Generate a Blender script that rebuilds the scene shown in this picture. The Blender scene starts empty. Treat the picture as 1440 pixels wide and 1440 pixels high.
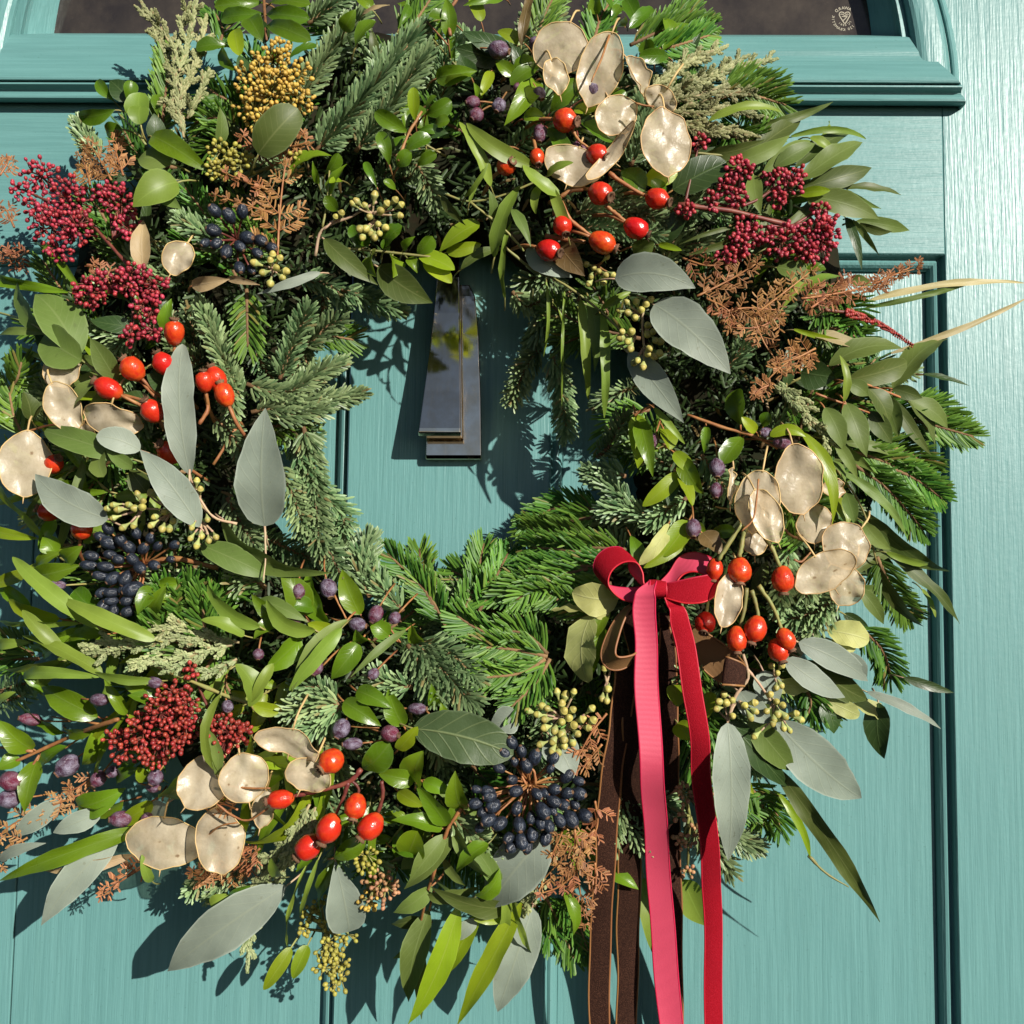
import bpy, math, random
import numpy as np
from mathutils import Vector, Matrix, Quaternion

# ------------------------------------------------------------------ camera, world, sun, exposure
SC = bpy.context.scene
COL = SC.collection
RES = 1440.0            # photograph pixels
F = 1400.0              # focal length in photograph pixels
DIST = 0.70             # camera to door, metres
TILT, ROLL, YAW = math.radians(4.4), math.radians(0.8), math.radians(1.2)
CAMR = Matrix.Rotation(YAW, 3, 'Z') @ Matrix.Rotation(math.pi/2 + TILT, 3, 'X') @ Matrix.Rotation(ROLL, 3, 'Z')
CAMP = -(CAMR @ Vector((0, 0, -1))) * DIST
cam = bpy.data.objects.new('camera', bpy.data.cameras.new('camera'))
COL.objects.link(cam)
cam.matrix_world = Matrix.Translation(CAMP) @ CAMR.to_4x4()
cam.data.sensor_width = 36.0
cam.data.lens = 36.0 * F / RES
cam.data.clip_start = 0.01
cam.data.clip_end = 200.0
SC.camera = cam

SUNTO = Vector((0.75, -1.0, 0.47)).normalized()      # direction towards the sun
world = bpy.data.worlds.new('World')
SC.world = world
world.use_nodes = True
wn = world.node_tree.nodes
wn.clear()
sky = wn.new('ShaderNodeTexSky')
sky.sky_type = 'NISHITA'
sky.sun_disc = False
sky.air_density = 0.4
sky.dust_density = 0.3
sky.sun_elevation = math.asin(SUNTO.z)
sky.sun_rotation = math.atan2(SUNTO.x, SUNTO.y)
bg = wn.new('ShaderNodeBackground')
bg.inputs['Strength'].default_value = 0.05
wo = wn.new('ShaderNodeOutputWorld')
world.node_tree.links.new(sky.outputs[0], bg.inputs['Color'])
world.node_tree.links.new(bg.outputs[0], wo.inputs['Surface'])
sun = bpy.data.objects.new('sun', bpy.data.lights.new('sun', 'SUN'))
COL.objects.link(sun)
sun.data.energy = 5.0
sun.data.angle = math.radians(0.5)
sun.data.color = (1.0, 0.945, 0.86)
sun.rotation_euler = SUNTO.to_track_quat('Z', 'Y').to_euler()
sun.location = SUNTO * 3
vs = SC.view_settings
vs.view_transform = 'Standard'
vs.look = 'None'
vs.exposure = 0.5
vs.gamma = 1.0
vs.use_curve_mapping = False
SC.cycles.max_bounces = 5
SC.cycles.transparent_max_bounces = 8

# ------------------------------------------------------------------ pixel -> place
def W(px, py, mm):
    """point on the ray of a photograph pixel, mm in front of the door face"""
    d = CAMR @ Vector(((px-720)/F, -(py-720)/F, -1.0))
    t = (-mm*0.001 - CAMP.y) / d.y
    return CAMP + d*t
def psz(mm):
    return (DIST - mm*0.001) / F
CX, CY = 645.0, 622.0
def env(px, py):
    """height of the wreath's surface over the door in mm"""
    r = math.hypot(px-CX, py-CY)
    t = (r-425.0)/250.0
    return 40.0 + 54.0*math.sqrt(max(0.0, 1-t*t))

rng = np.random.default_rng(7)
rnd = random.Random(5)

# ------------------------------------------------------------------ objects
def add_obj(name, data, parent=None, loc=None, rot=None, scale=None):
    o = bpy.data.objects.new(name, data)
    COL.objects.link(o)
    if parent is not None:
        o.parent = parent
        pw = parent['_w']
    else:
        pw = (0, 0, 0)
    l = Vector(loc) if loc is not None else Vector((0, 0, 0))
    o['_w'] = (l.x, l.y, l.z)
    o.location = l - Vector(pw)
    if rot is not None:
        o.rotation_mode = 'QUATERNION'
        o.rotation_quaternion = rot
    if scale is not None:
        o.scale = scale
    return o
def tag(o, label=None, cat=None, group=None, kind=None):
    if label: o['label'] = label
    if cat: o['category'] = cat
    if group: o['group'] = group
    if kind: o['kind'] = kind
    return o
class MB:
    """collects geometry for ONE mesh object"""
    def __init__(s):
        s.v = []; s.f = []; s.m = []; s.n = 0; s.uv = []; s.a = []
    def add(s, v, f, m=0, uv=None, a=None):
        v = np.asarray(v, float).reshape(-1, 3)
        s.v.append(v)
        for q in f:
            s.f.append(tuple(int(i)+s.n for i in q)); s.m.append(m)
        s.uv.append(np.asarray(uv, float) if uv is not None else np.zeros((len(v), 2)))
        s.a.append(np.asarray(a, float) if a is not None else np.zeros(len(v)))
        s.n += len(v)
    def mesh(s, name, mats, smooth=True, origin=None):
        V = np.concatenate(s.v)
        if origin is None:
            origin = V.mean(0)
        V = V - np.asarray(origin)
        me = bpy.data.meshes.new(name)
        me.from_pydata(V.tolist(), [], s.f)
        for m in mats: me.materials.append(m)
        me.polygons.foreach_set('material_index', s.m)
        me.polygons.foreach_set('use_smooth', [smooth]*len(s.f))
        UV = np.concatenate(s.uv)
        li = np.zeros(len(me.loops), dtype=np.int32)
        me.loops.foreach_get('vertex_index', li)
        ul = me.uv_layers.new(name='UVMap')
        ul.data.foreach_set('uv', UV[li].astype(np.float32).ravel())
        at = me.attributes.new('rnd', 'FLOAT', 'POINT')
        at.data.foreach_set('value', np.concatenate(s.a).astype(np.float32))
        me.update()
        return me, origin
    def obj(s, name, mats, parent=None, smooth=True):
        if not isinstance(mats, (list, tuple)): mats = [mats]
        me, o = s.mesh(name, mats, smooth)
        return add_obj(name, me, parent, o)

def catmull(P, n):
    P = [np.asarray(p, float) for p in P]
    if len(P) == 2:
        return np.array([P[0]+(P[1]-P[0])*i/(n-1) for i in range(n)])
    Q = [2*P[0]-P[1]] + P + [2*P[-1]-P[-2]]
    out = []
    k = len(P)-1
    for i in range(n):
        x = i/(n-1)*k
        j = min(int(x), k-1); t = x-j
        a, b, c, d = Q[j:j+4]
        out.append(.5*((2*b)+(c-a)*t+(2*a-5*b+4*c-d)*t*t+(3*b-a-3*c+d)*t**3))
    return np.array(out)
def nrm(a):
    return a/np.maximum(np.linalg.norm(a, axis=-1, keepdims=True), 1e-12)

def tube(mb, pts, r0, r1=None, m=0, sides=6, n=None, wob=0.0):
    if r1 is None: r1 = r0
    P = catmull(pts, n or max(2, 1+5*(len(pts)-1)))
    k = len(P)
    if wob: P[1:-1] += rng.normal(0, wob, (k-2, 3))
    T = nrm(np.gradient(P, axis=0))
    ref = np.array([0.13, -0.95, 0.21]);
    if abs(T[0] @ ref) > .95: ref = np.array([1.0, 0, 0])
    A = nrm(np.cross(T, ref)); B = np.cross(T, A)
    R = np.linspace(r0, r1, k)[:, None, None]
    if wob: R = R*(1+rng.normal(0, .12, (k, 1, 1)))
    th = np.arange(sides)*2*math.pi/sides
    V = P[:, None, :] + R*(np.cos(th)[None, :, None]*A[:, None, :] + np.sin(th)[None, :, None]*B[:, None, :])
    f = [(i*sides+j, i*sides+(j+1) % sides, (i+1)*sides+(j+1) % sides, (i+1)*sides+j) for i in range(k-1) for j in range(sides)]
    f += [tuple(range(sides))[::-1], tuple((k-1)*sides+j for j in range(sides))]
    uv = np.repeat(np.linspace(0, 1, k), sides)
    mb.add(V.reshape(-1, 3), f, m, np.stack([uv, uv*0], 1), np.full(k*sides, rng.random()))

# ------------------------------------------------------------------ materials
class NT:
    def __init__(s, name):
        s.mat = bpy.data.materials.new(name)
        s.mat.use_nodes = True
        s.t = s.mat.node_tree
        s.t.nodes.clear()
        s.out = s.t.nodes.new('ShaderNodeOutputMaterial')
    def n(s, typ, **kw):
        nd = s.t.nodes.new('ShaderNode'+typ)
        for k, v in kw.items():
            if k in nd.inputs.keys(): s.set(nd.inputs[k], v)
            else: setattr(nd, k, v)
        return nd
    def set(s, inp, v):
        if isinstance(v, bpy.types.NodeSocket): s.t.links.new(v, inp)
        elif isinstance(v, (tuple, list)) and len(v) == 3 and inp.type == 'RGBA': inp.default_value = (*v, 1)
        else: inp.default_value = v
    def math(s, op, a, b=None, c=None):
        nd = s.n('Math', operation=op)
        for i, v in enumerate((a, b, c)):
            if v is not None: s.set(nd.inputs[i], v)
        return nd.outputs[0]
    def mix(s, fac, a, b, blend='MIX'):
        nd = s.n('Mix', data_type='RGBA', blend_type=blend)
        s.set(nd.inputs[0], fac); s.set(nd.inputs[6], a); s.set(nd.inputs[7], b)
        return nd.outputs[2]
    def noise(s, vec, scale, detail=3, rough=.5, dims=None):
        nd = s.n('TexNoise', Scale=scale, Detail=detail, Roughness=rough)
        if vec is not None: s.set(nd.inputs['Vector'], vec)
        return nd.outputs[0]
    def ramp(s, fac, lo, hi):
        nd = s.n('MapRange'); s.set(nd.inputs[0], fac)
        nd.inputs[1].default_value = lo; nd.inputs[2].default_value = hi
        return nd.outputs[0]
    def bump(s, h, strength, dist=0.001, normal=None):
        nd = s.n('Bump', Strength=strength, Distance=dist, Height=h)
        if normal is not None: s.set(nd.inputs['Normal'], normal)
        return nd.outputs[0]
    def principled(s, **kw):
        nd = s.n('BsdfPrincipled')
        for k, v in kw.items():
            s.set(nd.inputs[k.replace('_', ' ')], v)
        return nd
    def done(s, sh):
        s.t.links.new(sh, s.out.inputs['Surface'])
        return s.mat

def hsv_var(t, col, amt_v=.25, amt_h=.02, src=None):
    """vary a colour by a 0..1 value"""
    r = src if src is not None else t.n('ObjectInfo').outputs['Random']
    r2 = t.math('FRACT', t.math('MULTIPLY', r, 7.31))
    h = t.n('HueSaturation', Color=col)
    t.set(h.inputs['Value'], t.math('MULTIPLY_ADD', r, amt_v*2, 1-amt_v))
    t.set(h.inputs['Hue'], t.math('MULTIPLY_ADD', r2, amt_h*2, .5-amt_h))
    return h.outputs[0]

def mat_paint(name, axis):
    """gloss paint brushed over grained wood; axis = direction of the grain"""
    t = NT(name)
    co = t.n('NewGeometry').outputs['Position']
    sc = (420, 420, 12) if axis == 'z' else (12, 420, 420)
    mp = t.n('Mapping', Vector=co); mp.inputs['Scale'].default_value = sc
    g1 = t.noise(mp.outputs[0], 1.0, 4, .55)
    sc2 = (900, 900, 60) if axis == 'z' else (60, 900, 900)
    mp2 = t.n('Mapping', Vector=co); mp2.inputs['Scale'].default_value = sc2
    g2 = t.noise(mp2.outputs[0], 1.0, 2, .5)
    big = t.noise(co, 9, 3)
    lump = t.noise(co, 260, 2)
    h = t.math('ADD', t.math('MULTIPLY', g1, .75), t.math('ADD', t.math('MULTIPLY', g2, .3), t.math('MULTIPLY', lump, .16)))
    col = t.mix(big, (.104, .246, .238), (.124, .274, .264))
    col = t.mix(t.math('MULTIPLY', t.ramp(g1, .38, .60), .46), col, (.078, .194, .186))
    mp3 = t.n('Mapping', Vector=co); mp3.inputs['Scale'].default_value = (70, 70, 4) if axis == 'z' else (4, 70, 70)
    br = t.noise(mp3.outputs[0], 1.0, 4, .6)
    col = t.mix(t.math('MULTIPLY', t.ramp(br, .52, .8), .35), col, (.125, .272, .252))
    col = t.mix(t.math('MULTIPLY', t.ramp(t.noise(co, 34, 5, .7), .6, .8), .22), col, (.085, .17, .15))
    spk = t.math('MULTIPLY', t.ramp(t.noise(co, 520, 1), .735, .76), .35)
    col = t.mix(spk, col, (.05, .13, .115))
    ro = t.math('MULTIPLY_ADD', lump, .14, .30)
    p = t.principled(Base_Color=col, Roughness=ro, Specular_IOR_Level=.38, Normal=t.bump(h, .5, .0011))
    return t.done(p.outputs[0])

def mat_leaf(name, col, back, rough=.45, spec=.4, trans=.22, vein=.35, veincol=None, sidev=9.0, spots=.25, spotcol=(.10, .06, .02), bumpy=.25, edge=0.0, tip=None):
    t = NT(name)
    uv = t.n('UVMap').outputs[0]
    sx = t.n('SeparateXYZ', Vector=uv)
    u, v = sx.outputs[0], sx.outputs[1]
    av = t.math('ABSOLUTE', t.math('SUBTRACT', v, .5))            # 0 midrib .. .5 edge
    oi = t.n('ObjectInfo').outputs['Random']
    co = t.n('TexCoord').outputs['Object']
    offs = t.n('VectorMath', operation='ADD'); t.set(offs.inputs[0], co)
    cmb = t.n('CombineXYZ'); t.set(cmb.inputs[0], t.math('MULTIPLY', oi, 3.7)); t.set(offs.inputs[1], cmb.outputs[0])
    co = offs.outputs[0]
    nz = t.noise(co, 60, 3, .6)
    fine = t.noise(co, 900, 2, .6)
    c = hsv_var(t, t.mix(nz, tuple(x*.8 for x in col), tuple(min(1, x*1.2) for x in col)), .2, .012, oi)
    vc = veincol or tuple(min(1, x*1.6+.03) for x in col)
    mid = t.math('SUBTRACT', 1.0, t.ramp(av, .008, .035))
    w = t.math('SINE', t.math('MULTIPLY', t.math('SUBTRACT', u, t.math('MULTIPLY', av, .55)), sidev*6.283))
    side = t.math('MULTIPLY', t.ramp(w, .86, 1.0), .45)
    vf = t.math('MULTIPLY', t.math('MAXIMUM', mid, side), vein)
    c = t.mix(vf, c, vc)
    if edge:
        c = t.mix(t.math('MULTIPLY', t.ramp(av, .45, .495), edge), c, tuple(min(1, x*1.5+.05) for x in col))
    if tip:
        c = t.mix(t.ramp(t.math('ADD', u, t.math('MULTIPLY', t.math('SUBTRACT', nz, .5), .3)), .86, 1.02), c, tip)
    sp = t.math('MULTIPLY', t.ramp(t.noise(co, 210, 2, .7), .68, .74), spots)
    c = t.mix(sp, c, spotcol)
    c = t.mix(t.math('MULTIPLY', t.ramp(fine, .5, .8), .12), c, tuple(min(1, x*1.3+.02) for x in col))
    geo = t.n('NewGeometry')
    bc = t.mix(t.math('MULTIPLY', mid, .5), hsv_var(t, back, .15, .01, oi), tuple(min(1, x*1.3) for x in back))
    cc = t.mix(geo.outputs['Backfacing'], c, bc)
    h = t.math('ADD', t.math('MULTIPLY', vf, .6), t.math('MULTIPLY', nz, .8))
    nm = t.bump(t.math('ADD', h, t.math('MULTIPLY', fine, .12)), bumpy, .0012)
    p = t.principled(Base_Color=cc, Roughness=t.math('MULTIPLY_ADD', nz, .2, rough-.1), Specular_IOR_Level=spec, Normal=nm)
    tr = t.n('BsdfTranslucent')
    t.set(tr.inputs['Color'], t.mix(.5, cc, tuple(min(1, x*1.7) for x in col), 'MIX'))
    mx = t.n('MixShader'); mx.inputs[0].default_value = trans
    t.t.links.new(p.outputs[0], mx.inputs[1]); t.t.links.new(tr.outputs[0], mx.inputs[2])
    return t.done(mx.outputs[0])

def mat_needle(name, a, b, rough=.45, trans=.12, back=None, spec=.4):
    t = NT(name)
    r = t.n('Attribute', attribute_name='rnd').outputs['Fac']
    uv = t.n('SeparateXYZ', Vector=t.n('UVMap').outputs[0])
    c = hsv_var(t, t.mix(r, a, b), .22, .018)
    c = t.mix(t.math('MULTIPLY', t.ramp(r, .965, .975), .7), c, (.22, .13, .05))
    c = t.mix(t.math('MULTIPLY', t.ramp(uv.outputs[0], .8, 1.0), .35), c, tuple(min(1, x*1.5+.02) for x in b))
    if back:
        st = t.ramp(t.math('ABSOLUTE', t.math('SUBTRACT', uv.outputs[1], .5)), .1, .3)
        c = t.mix(t.math('MULTIPLY', t.n('NewGeometry').outputs['Backfacing'], t.math('MULTIPLY_ADD', st, .5, .4)), c, back)
    p = t.principled(Base_Color=c, Roughness=rough, Specular_IOR_Level=spec)
    tr = t.n('BsdfTranslucent', Color=c)
    mx = t.n('MixShader'); mx.inputs[0].default_value = trans
    t.t.links.new(p.outputs[0], mx.inputs[1]); t.t.links.new(tr.outputs[0], mx.inputs[2])
    return t.done(mx.outputs[0])

def mat_plain(name, col, rough=.5, spec=.4, var=.2, noise=0, col2=None, bump=0, metal=0, sheen=0, scale=200):
    t = NT(name)
    c = col
    co = t.n('TexCoord').outputs['Object']
    if col2:
        c = t.mix(t.ramp(t.noise(co, scale, 3, .6), .35, .65), col, col2)
    r = t.n('Attribute', attribute_name='rnd').outputs['Fac']
    oi = t.n('ObjectInfo').outputs['Random']
    c = hsv_var(t, c, var, .008, t.math('FRACT', t.math('ADD', r, oi)))
    kw = dict(Base_Color=c, Roughness=rough, Specular_IOR_Level=spec, Metallic=metal)
    if bump: kw['Normal'] = t.bump(t.noise(co, scale*1.7, 3, .6), bump, .0008)
    if sheen: kw['Sheen_Weight'] = sheen
    return t.done(t.principled(**kw).outputs[0])

# ------------------------------------------------------------------ the front door
M = {}
M['paint_v'] = mat_paint('teal_paint_upright_grain', 'z')
M['paint_h'] = mat_paint('teal_paint_level_grain', 'x')
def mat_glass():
    t = NT('dusty_glass_painted_reflections')
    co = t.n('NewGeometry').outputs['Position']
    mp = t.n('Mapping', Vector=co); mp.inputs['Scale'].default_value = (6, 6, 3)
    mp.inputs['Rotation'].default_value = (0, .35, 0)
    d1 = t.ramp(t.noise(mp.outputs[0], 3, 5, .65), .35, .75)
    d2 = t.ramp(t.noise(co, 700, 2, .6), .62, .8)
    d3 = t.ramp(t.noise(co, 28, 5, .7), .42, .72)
    dust_refl = t.math('ADD', t.math('MULTIPLY', d1, .45), t.math('ADD', t.math('MULTIPLY', d2, .2), t.math('MULTIPLY', d3, .35)))
    c = t.mix(dust_refl, (.018, .016, .017), (.082, .066, .050))  # brown blotches: dust film plus smudgy reflections painted into the colour
    p = t.principled(Base_Color=c, Roughness=t.math('MULTIPLY_ADD', dust_refl, .2, .04), Specular_IOR_Level=.5)
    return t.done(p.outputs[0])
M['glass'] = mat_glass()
M['stamp'] = mat_plain('etched_stamp', (.34, .31, .24), .7, .2, 0)

def wx(pts):   # mean door X of a vertical line read at several pixels
    return sum(W(x, y, 0).x for x, y in pts)/len(pts)
def wz(pts):
    return sum(W(x, y, 0).z for x, y in pts)/len(pts)
XM0, XM1 = wx([(496, 483), (467, 1390)]), wx([(780, 667), (757, 1390)])
XCEN = (XM0+XM1)/2
XR = wx([(1325, 420), (1356, 1440)])           # right edge of the right panel opening
XL = 2*XCEN - XR
XST = XR                                        # rail / stile joint lies in line with it
ZP = wz([(1250, 357), (1100, 356)])             # top of the panels
ZC = wz([(1000, 149), (60, 145)])               # foot of the sill
ZB, ZT = -0.75, 0.72
door = add_obj('front_door', None, None, (XCEN, 0, ZB))
tag(door, 'teal painted panelled front door with a glazed arched window behind the wreath', 'door')

def box(mb, x0, x1, y0, y1, z0, z1, bev=.0006, m=0):
    b = bev
    ring = [(x0+b, z0+b), (x1-b, z0+b), (x1-b, z1-b), (x0+b, z1-b)]
    ring2 = [(x0, z0), (x1, z0), (x1, z1), (x0, z1)]
    V = [(x, y0, z) for x, z in ring] + [(x, y0+b, z) for x, z in ring2] + [(x, y1, z) for x, z in ring2]
    f = [(0, 1, 2, 3)] + [(i, i+4, (i+1) % 4+4, (i+1) % 4) for i in range(4)] + [(i+4, i+8, (i+1) % 4+8, (i+1) % 4+4) for i in range(4)]
    mb.add(V, f, m)
def board(name, x0, x1, z0, z1, mat, y0=0.0, y1=.044):
    mb = MB(); box(mb, x0, x1, y0, y1, z0, z1)
    return mb.obj(name, mat, door, smooth=False)
G = .00012
board('stile', XST+G, XST+.14, ZB, ZT, M['paint_v'])
board('stile', 2*XCEN-XST-.14, 2*XCEN-XST-G, ZB, ZT, M['paint_v'])
board('rail', 2*XCEN-XST, XST, ZP, ZC+.012, M['paint_h'])
board('muntin', XM0, XM1, ZB, ZP-G, M['paint_v'])

def ring_sweep(mb, x0, x1, z0, z1, prof):
    """mitred moulding inside a rectangular opening; prof = (inset, depth behind face)"""
    V = []; f = []
    for ins, dep in prof:
        V += [(x0+ins, dep, z0-.05), (x0+ins, dep, z1-ins), (x1-ins, dep, z1-ins), (x1-ins, dep, z0-.05)]
    for i in range(len(prof)-1):
        for j in range(3):
            a = i*4+j
            f.append((a, a+1, a+5, a+4))
    mb.add(V, f)
PROF = [(0, .0002), (.0006, .0012), (.0012, .0055), (.0022, .0068), (.0030, .0060), (.0045, .0052), (.0062, .0058), (.0078, .0076), (.0088, .0098), (.0092, .0104), (.0094, .0135)]
for (a, b, crack) in ((XL, XM0, 'left'), (XM1, XR, 'right')):
    mb = MB(); ring_sweep(mb, a, b, ZB, ZP, PROF)
    mo = mb.obj('panel_moulding', M['paint_v'], door, smooth=False)
    xi0, xi1, zt = a+.0092, b-.0092, ZP-.0092
    if crack == 'left':
        xs = wx([(19.4, 1310), (13.6, 1440)])
        # the panel face lies 13 mm behind: move the seam to that plane
        s = W(16.5, 1375, -13).x
        pieces = [(xi0, s-.00045), (s+.00045, xi1)]
    else:
        pieces = [(xi0, xi1)]
    for i, (p, q) in enumerate(pieces):
        board('panel_board', p, q, ZB, zt, M['paint_v'], .0130, .03)

# sill under the window: profile (pixel row, mm proud, right end pixel)
SILL = [(46, -26, 1270), (50, -24, 1270), (51.5, 1, 1282), (53, 3.5, 1287), (62, 5.5, 1297), (69, 7, 1303), (73, 7.6, 1305), (79, 7.8, 1311), (86, 9, 1318), (93, 11.5, 1326),
        (98, 14, 1332), (104, 16.5, 1338), (109, 18, 1344), (113, 18.6, 1348), (116, 18.2, 1350), (117.5, 17, 1351), (118.2, 15.2, 1351.5), (119, 15, 1352), (120.5, 16.2, 1353), (122.5, 16.2, 1353.5),
        (124, 15, 1353), (128, 12, 1352), (131, 10.5, 1351.5), (133, 10.2, 1352), (136, 11.6, 1355), (139, 12.2, 1357), (142, 11.8, 1358), (145, 9.8, 1358), (147.5, 6.5, 1357), (149, 2, 1354), (149.5, -1, 1353)]
mb = MB(); NS = 24; V = []; f = []
XSL = 2*XCEN - W(1352, 120, 15).x
for (py, d, xe) in SILL:
    e = W(xe, py, d); z = e.z
    # level: take the row's height midway along
    z = W(1352, py, d).z*.75 + W(100, py-4, d).z*.25
    x0 = 2*XCEN - e.x
    for j in range(NS+1):
        V.append((x0+(e.x-x0)*j/NS, -d*.001, z))
for i in range(len(SILL)-1):
    for j in range(NS):
        a = i*(NS+1)+j
        f.append((a, a+NS+1, a+NS+2, a+1))
# end caps
mb.add(V, f)
for j in (0, NS):
    ring = [V[i*(NS+1)+j] for i in range(len(SILL))]
    back = [(p[0], .002, p[2]) for p in ring]
    k = len(ring)
    mb.add(ring+back, [(i, i+1, k+i+1, k+i) for i in range(k-1)])
mb.obj('window_sill', M['paint_h'], door, smooth=False)

# arched window frame; profile (pixel column at row 60, mm proud)
FR = [(1226, -25), (1228, -23), (1262, -7), (1266, -4), (1269, 1), (1271, 2.2), (1274, 2.0), (1281, 1.2), (1284, 4.4), (1290, 7.2), (1296, 8.6), (1303, 9.2), (1314, 9.4), (1326, 9.0), (1330, 8.0), (1331.5, 5), (1333, 2.8), (1334.5, 2.6), (1337, 4.2), (1340, 4.6), (1343, 3.6), (1345, .8), (1345.5, -1)]
def shift(y):
    t = 105-y
    return -(0.06*t+0.0012*t*t) + 3.5
ROWS = list(range(118, -420, -14))
for sgn, nm in ((1, 'window_frame'), (-1, 'window_frame')):
    mb = MB(); V = []; f = []
    for y in ROWS:
        for (x, d) in FR:
            k = .55+.45*(x-1226)/119
            p = W(x+shift(y)*k, y, d)
            V.append((p.x if sgn > 0 else 2*XCEN-p.x, p.y, p.z))
    n = len(FR)
    for i in range(len(ROWS)-1):
        for j in range(n-1):
            a = i*n+j
            q = (a, a+1, a+n+1, a+n)
            f.append(q if sgn > 0 else q[::-1])
    mb.add(V, f)
    mb.obj(nm, M['paint_v'], door, smooth=False)
    # spandrel between the arch and the stile
    mb = MB(); V = []; f = []
    for y in ROWS:
        p = W(1344.8+shift(y), y, -.6)
        for x in (p.x, max(XST, p.x)+.004):
            V.append((x if sgn > 0 else 2*XCEN-x, p.y, p.z))
    for i in range(len(ROWS)-1):
        a = i*2; q = (a, a+1, a+3, a+2)
        f.append(q if sgn > 0 else q[::-1])
    mb.add(V, f)
    mb.obj('spandrel', M['paint_v'], door, smooth=False)
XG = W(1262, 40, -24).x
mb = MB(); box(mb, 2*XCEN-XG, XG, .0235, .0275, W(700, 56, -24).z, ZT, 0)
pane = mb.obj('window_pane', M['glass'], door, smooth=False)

# etched stamp on the pane: ring of characters round a heart mark
def glyphs(mb, txt, radius, a0, a1, size, c, inside=False):
    for i, ch in enumerate(txt):
        if ch == ' ': continue
        a = math.radians(a0+(a1-a0)*i/max(1, len(txt)-1))
        cu = bpy.data.curves.new('g', 'FONT'); cu.body = ch; cu.size = size; cu.align_x = 'CENTER'; cu.align_y = 'CENTER'; cu.offset = size*.02
        o = bpy.data.objects.new('g', cu)
        COL.objects.link(o)
        bpy.context.view_layer.update()
        me = o.evaluated_get(bpy.context.evaluated_depsgraph_get()).to_mesh()
        rot = a-math.pi/2 if not inside else a+math.pi/2
        ca, sa = math.cos(rot), math.sin(rot)
        V = []
        for v in me.vertices:
            x, y = -v.co.x, v.co.y            # seen from the other side: mirrored
            V.append((c[0]+radius*math.cos(a)+x*ca-y*sa, c[1], c[2]+radius*math.sin(a)+x*sa+y*ca))
        mb.add(V, [tuple(p.vertices) for p in me.polygons])
        bpy.data.objects.remove(o); bpy.data.curves.remove(cu)
sc_ = W(1187.5, 26.5, -23.2)
mb = MB(); q = psz(-23)
cc = (sc_.x, .0233, sc_.z)
glyphs(mb, 'DRAWA', 16.5*q, 132, 62, 6.2*q, cc)
glyphs(mb, 'KITEMARK', 16.5*q, 168, 268, 5.4*q, cc, True)
glyphs(mb, '021', 16.5*q, 292, 318, 5.4*q, cc, True)
glyphs(mb, '1884', 9.6*q, 222, 282, 4.2*q, cc, True)
glyphs(mb, 'C1', 9.6*q, 312, 334, 5*q, cc, True)
def stroke(pts, w):
    P = [np.array((cc[0]+x*q, cc[2]-y*q)) for x, y in pts]
    V = []; f = []
    for i, p in enumerate(P):
        a = P[max(0, i-1)]; b = P[min(len(P)-1, i+1)]
        t = (b-a)/np.linalg.norm(b-a); n = np.array((-t[1], t[0]))*w*q*.5
        V += [(p[0]+n[0], cc[1], p[1]+n[1]), (p[0]-n[0], cc[1], p[1]-n[1])]
    for i in range(len(P)-1): f.append((2*i, 2*i+1, 2*i+3, 2*i+2))
    mb.add(V, f)
hl = [(.4, -7.5), (-1.5, -10), (-4.5, -10.6), (-7, -9), (-7.4, -6), (-5.5, -2), (-2.5, 3), (.6, 7.8)]
hr = [(.4, -7.5), (2.5, -10), (5.5, -10.6), (7.8, -9), (8.2, -6), (6.3, -2), (3.6, 3), (.6, 7.8)]
stroke(hl, 1.5); stroke(hr, 1.5)
stroke([(-5.5, -6.5), (-3.5, -7.6), (-1.5, -6.4), (.4, -4.4), (2.3, -6.4), (4.3, -7.6), (6.3, -6.5)], 1.2)
stroke([(-3.8, -4), (.4, -3.2), (4.6, -5)], 1.2); stroke([(-1.6, 2.4), (1.6, -.8), (4.2, -3.8)], 1.3)
mb.obj('etched_stamp', M['stamp'], pane, smooth=False)

# ------------------------------------------------------------------ the knocker
def mat_knocker():
    t = NT('tarnished_nickel')
    co = t.n('NewGeometry').outputs['Position']
    mp = t.n('Mapping', Vector=co); mp.inputs['Scale'].default_value = (500, 500, 40)
    st = t.noise(mp.outputs[0], 1, 4, .6)
    pit = t.noise(co, 1400, 3, .7)
    pat = t.noise(co, 70, 4, .6)
    c = t.mix(t.ramp(pat, .35, .7), (.92, .76, .54), (.70, .54, .34))
    c = t.mix(t.math('MULTIPLY', t.ramp(pit, .62, .75), .3), c, (.22, .17, .12))
    ro = t.math('ADD', t.math('MULTIPLY', t.ramp(pat, .4, .8), .08), t.math('MULTIPLY_ADD', t.ramp(st, .5, .75), .08, .06))
    p = t.principled(Base_Color=c, Metallic=1.0, Roughness=ro, Normal=t.bump(t.math('ADD', st, t.math('MULTIPLY', pit, .5)), .03, .0004))
    return t.done(p.outputs[0])
M['nickel'] = mat_knocker()
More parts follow.
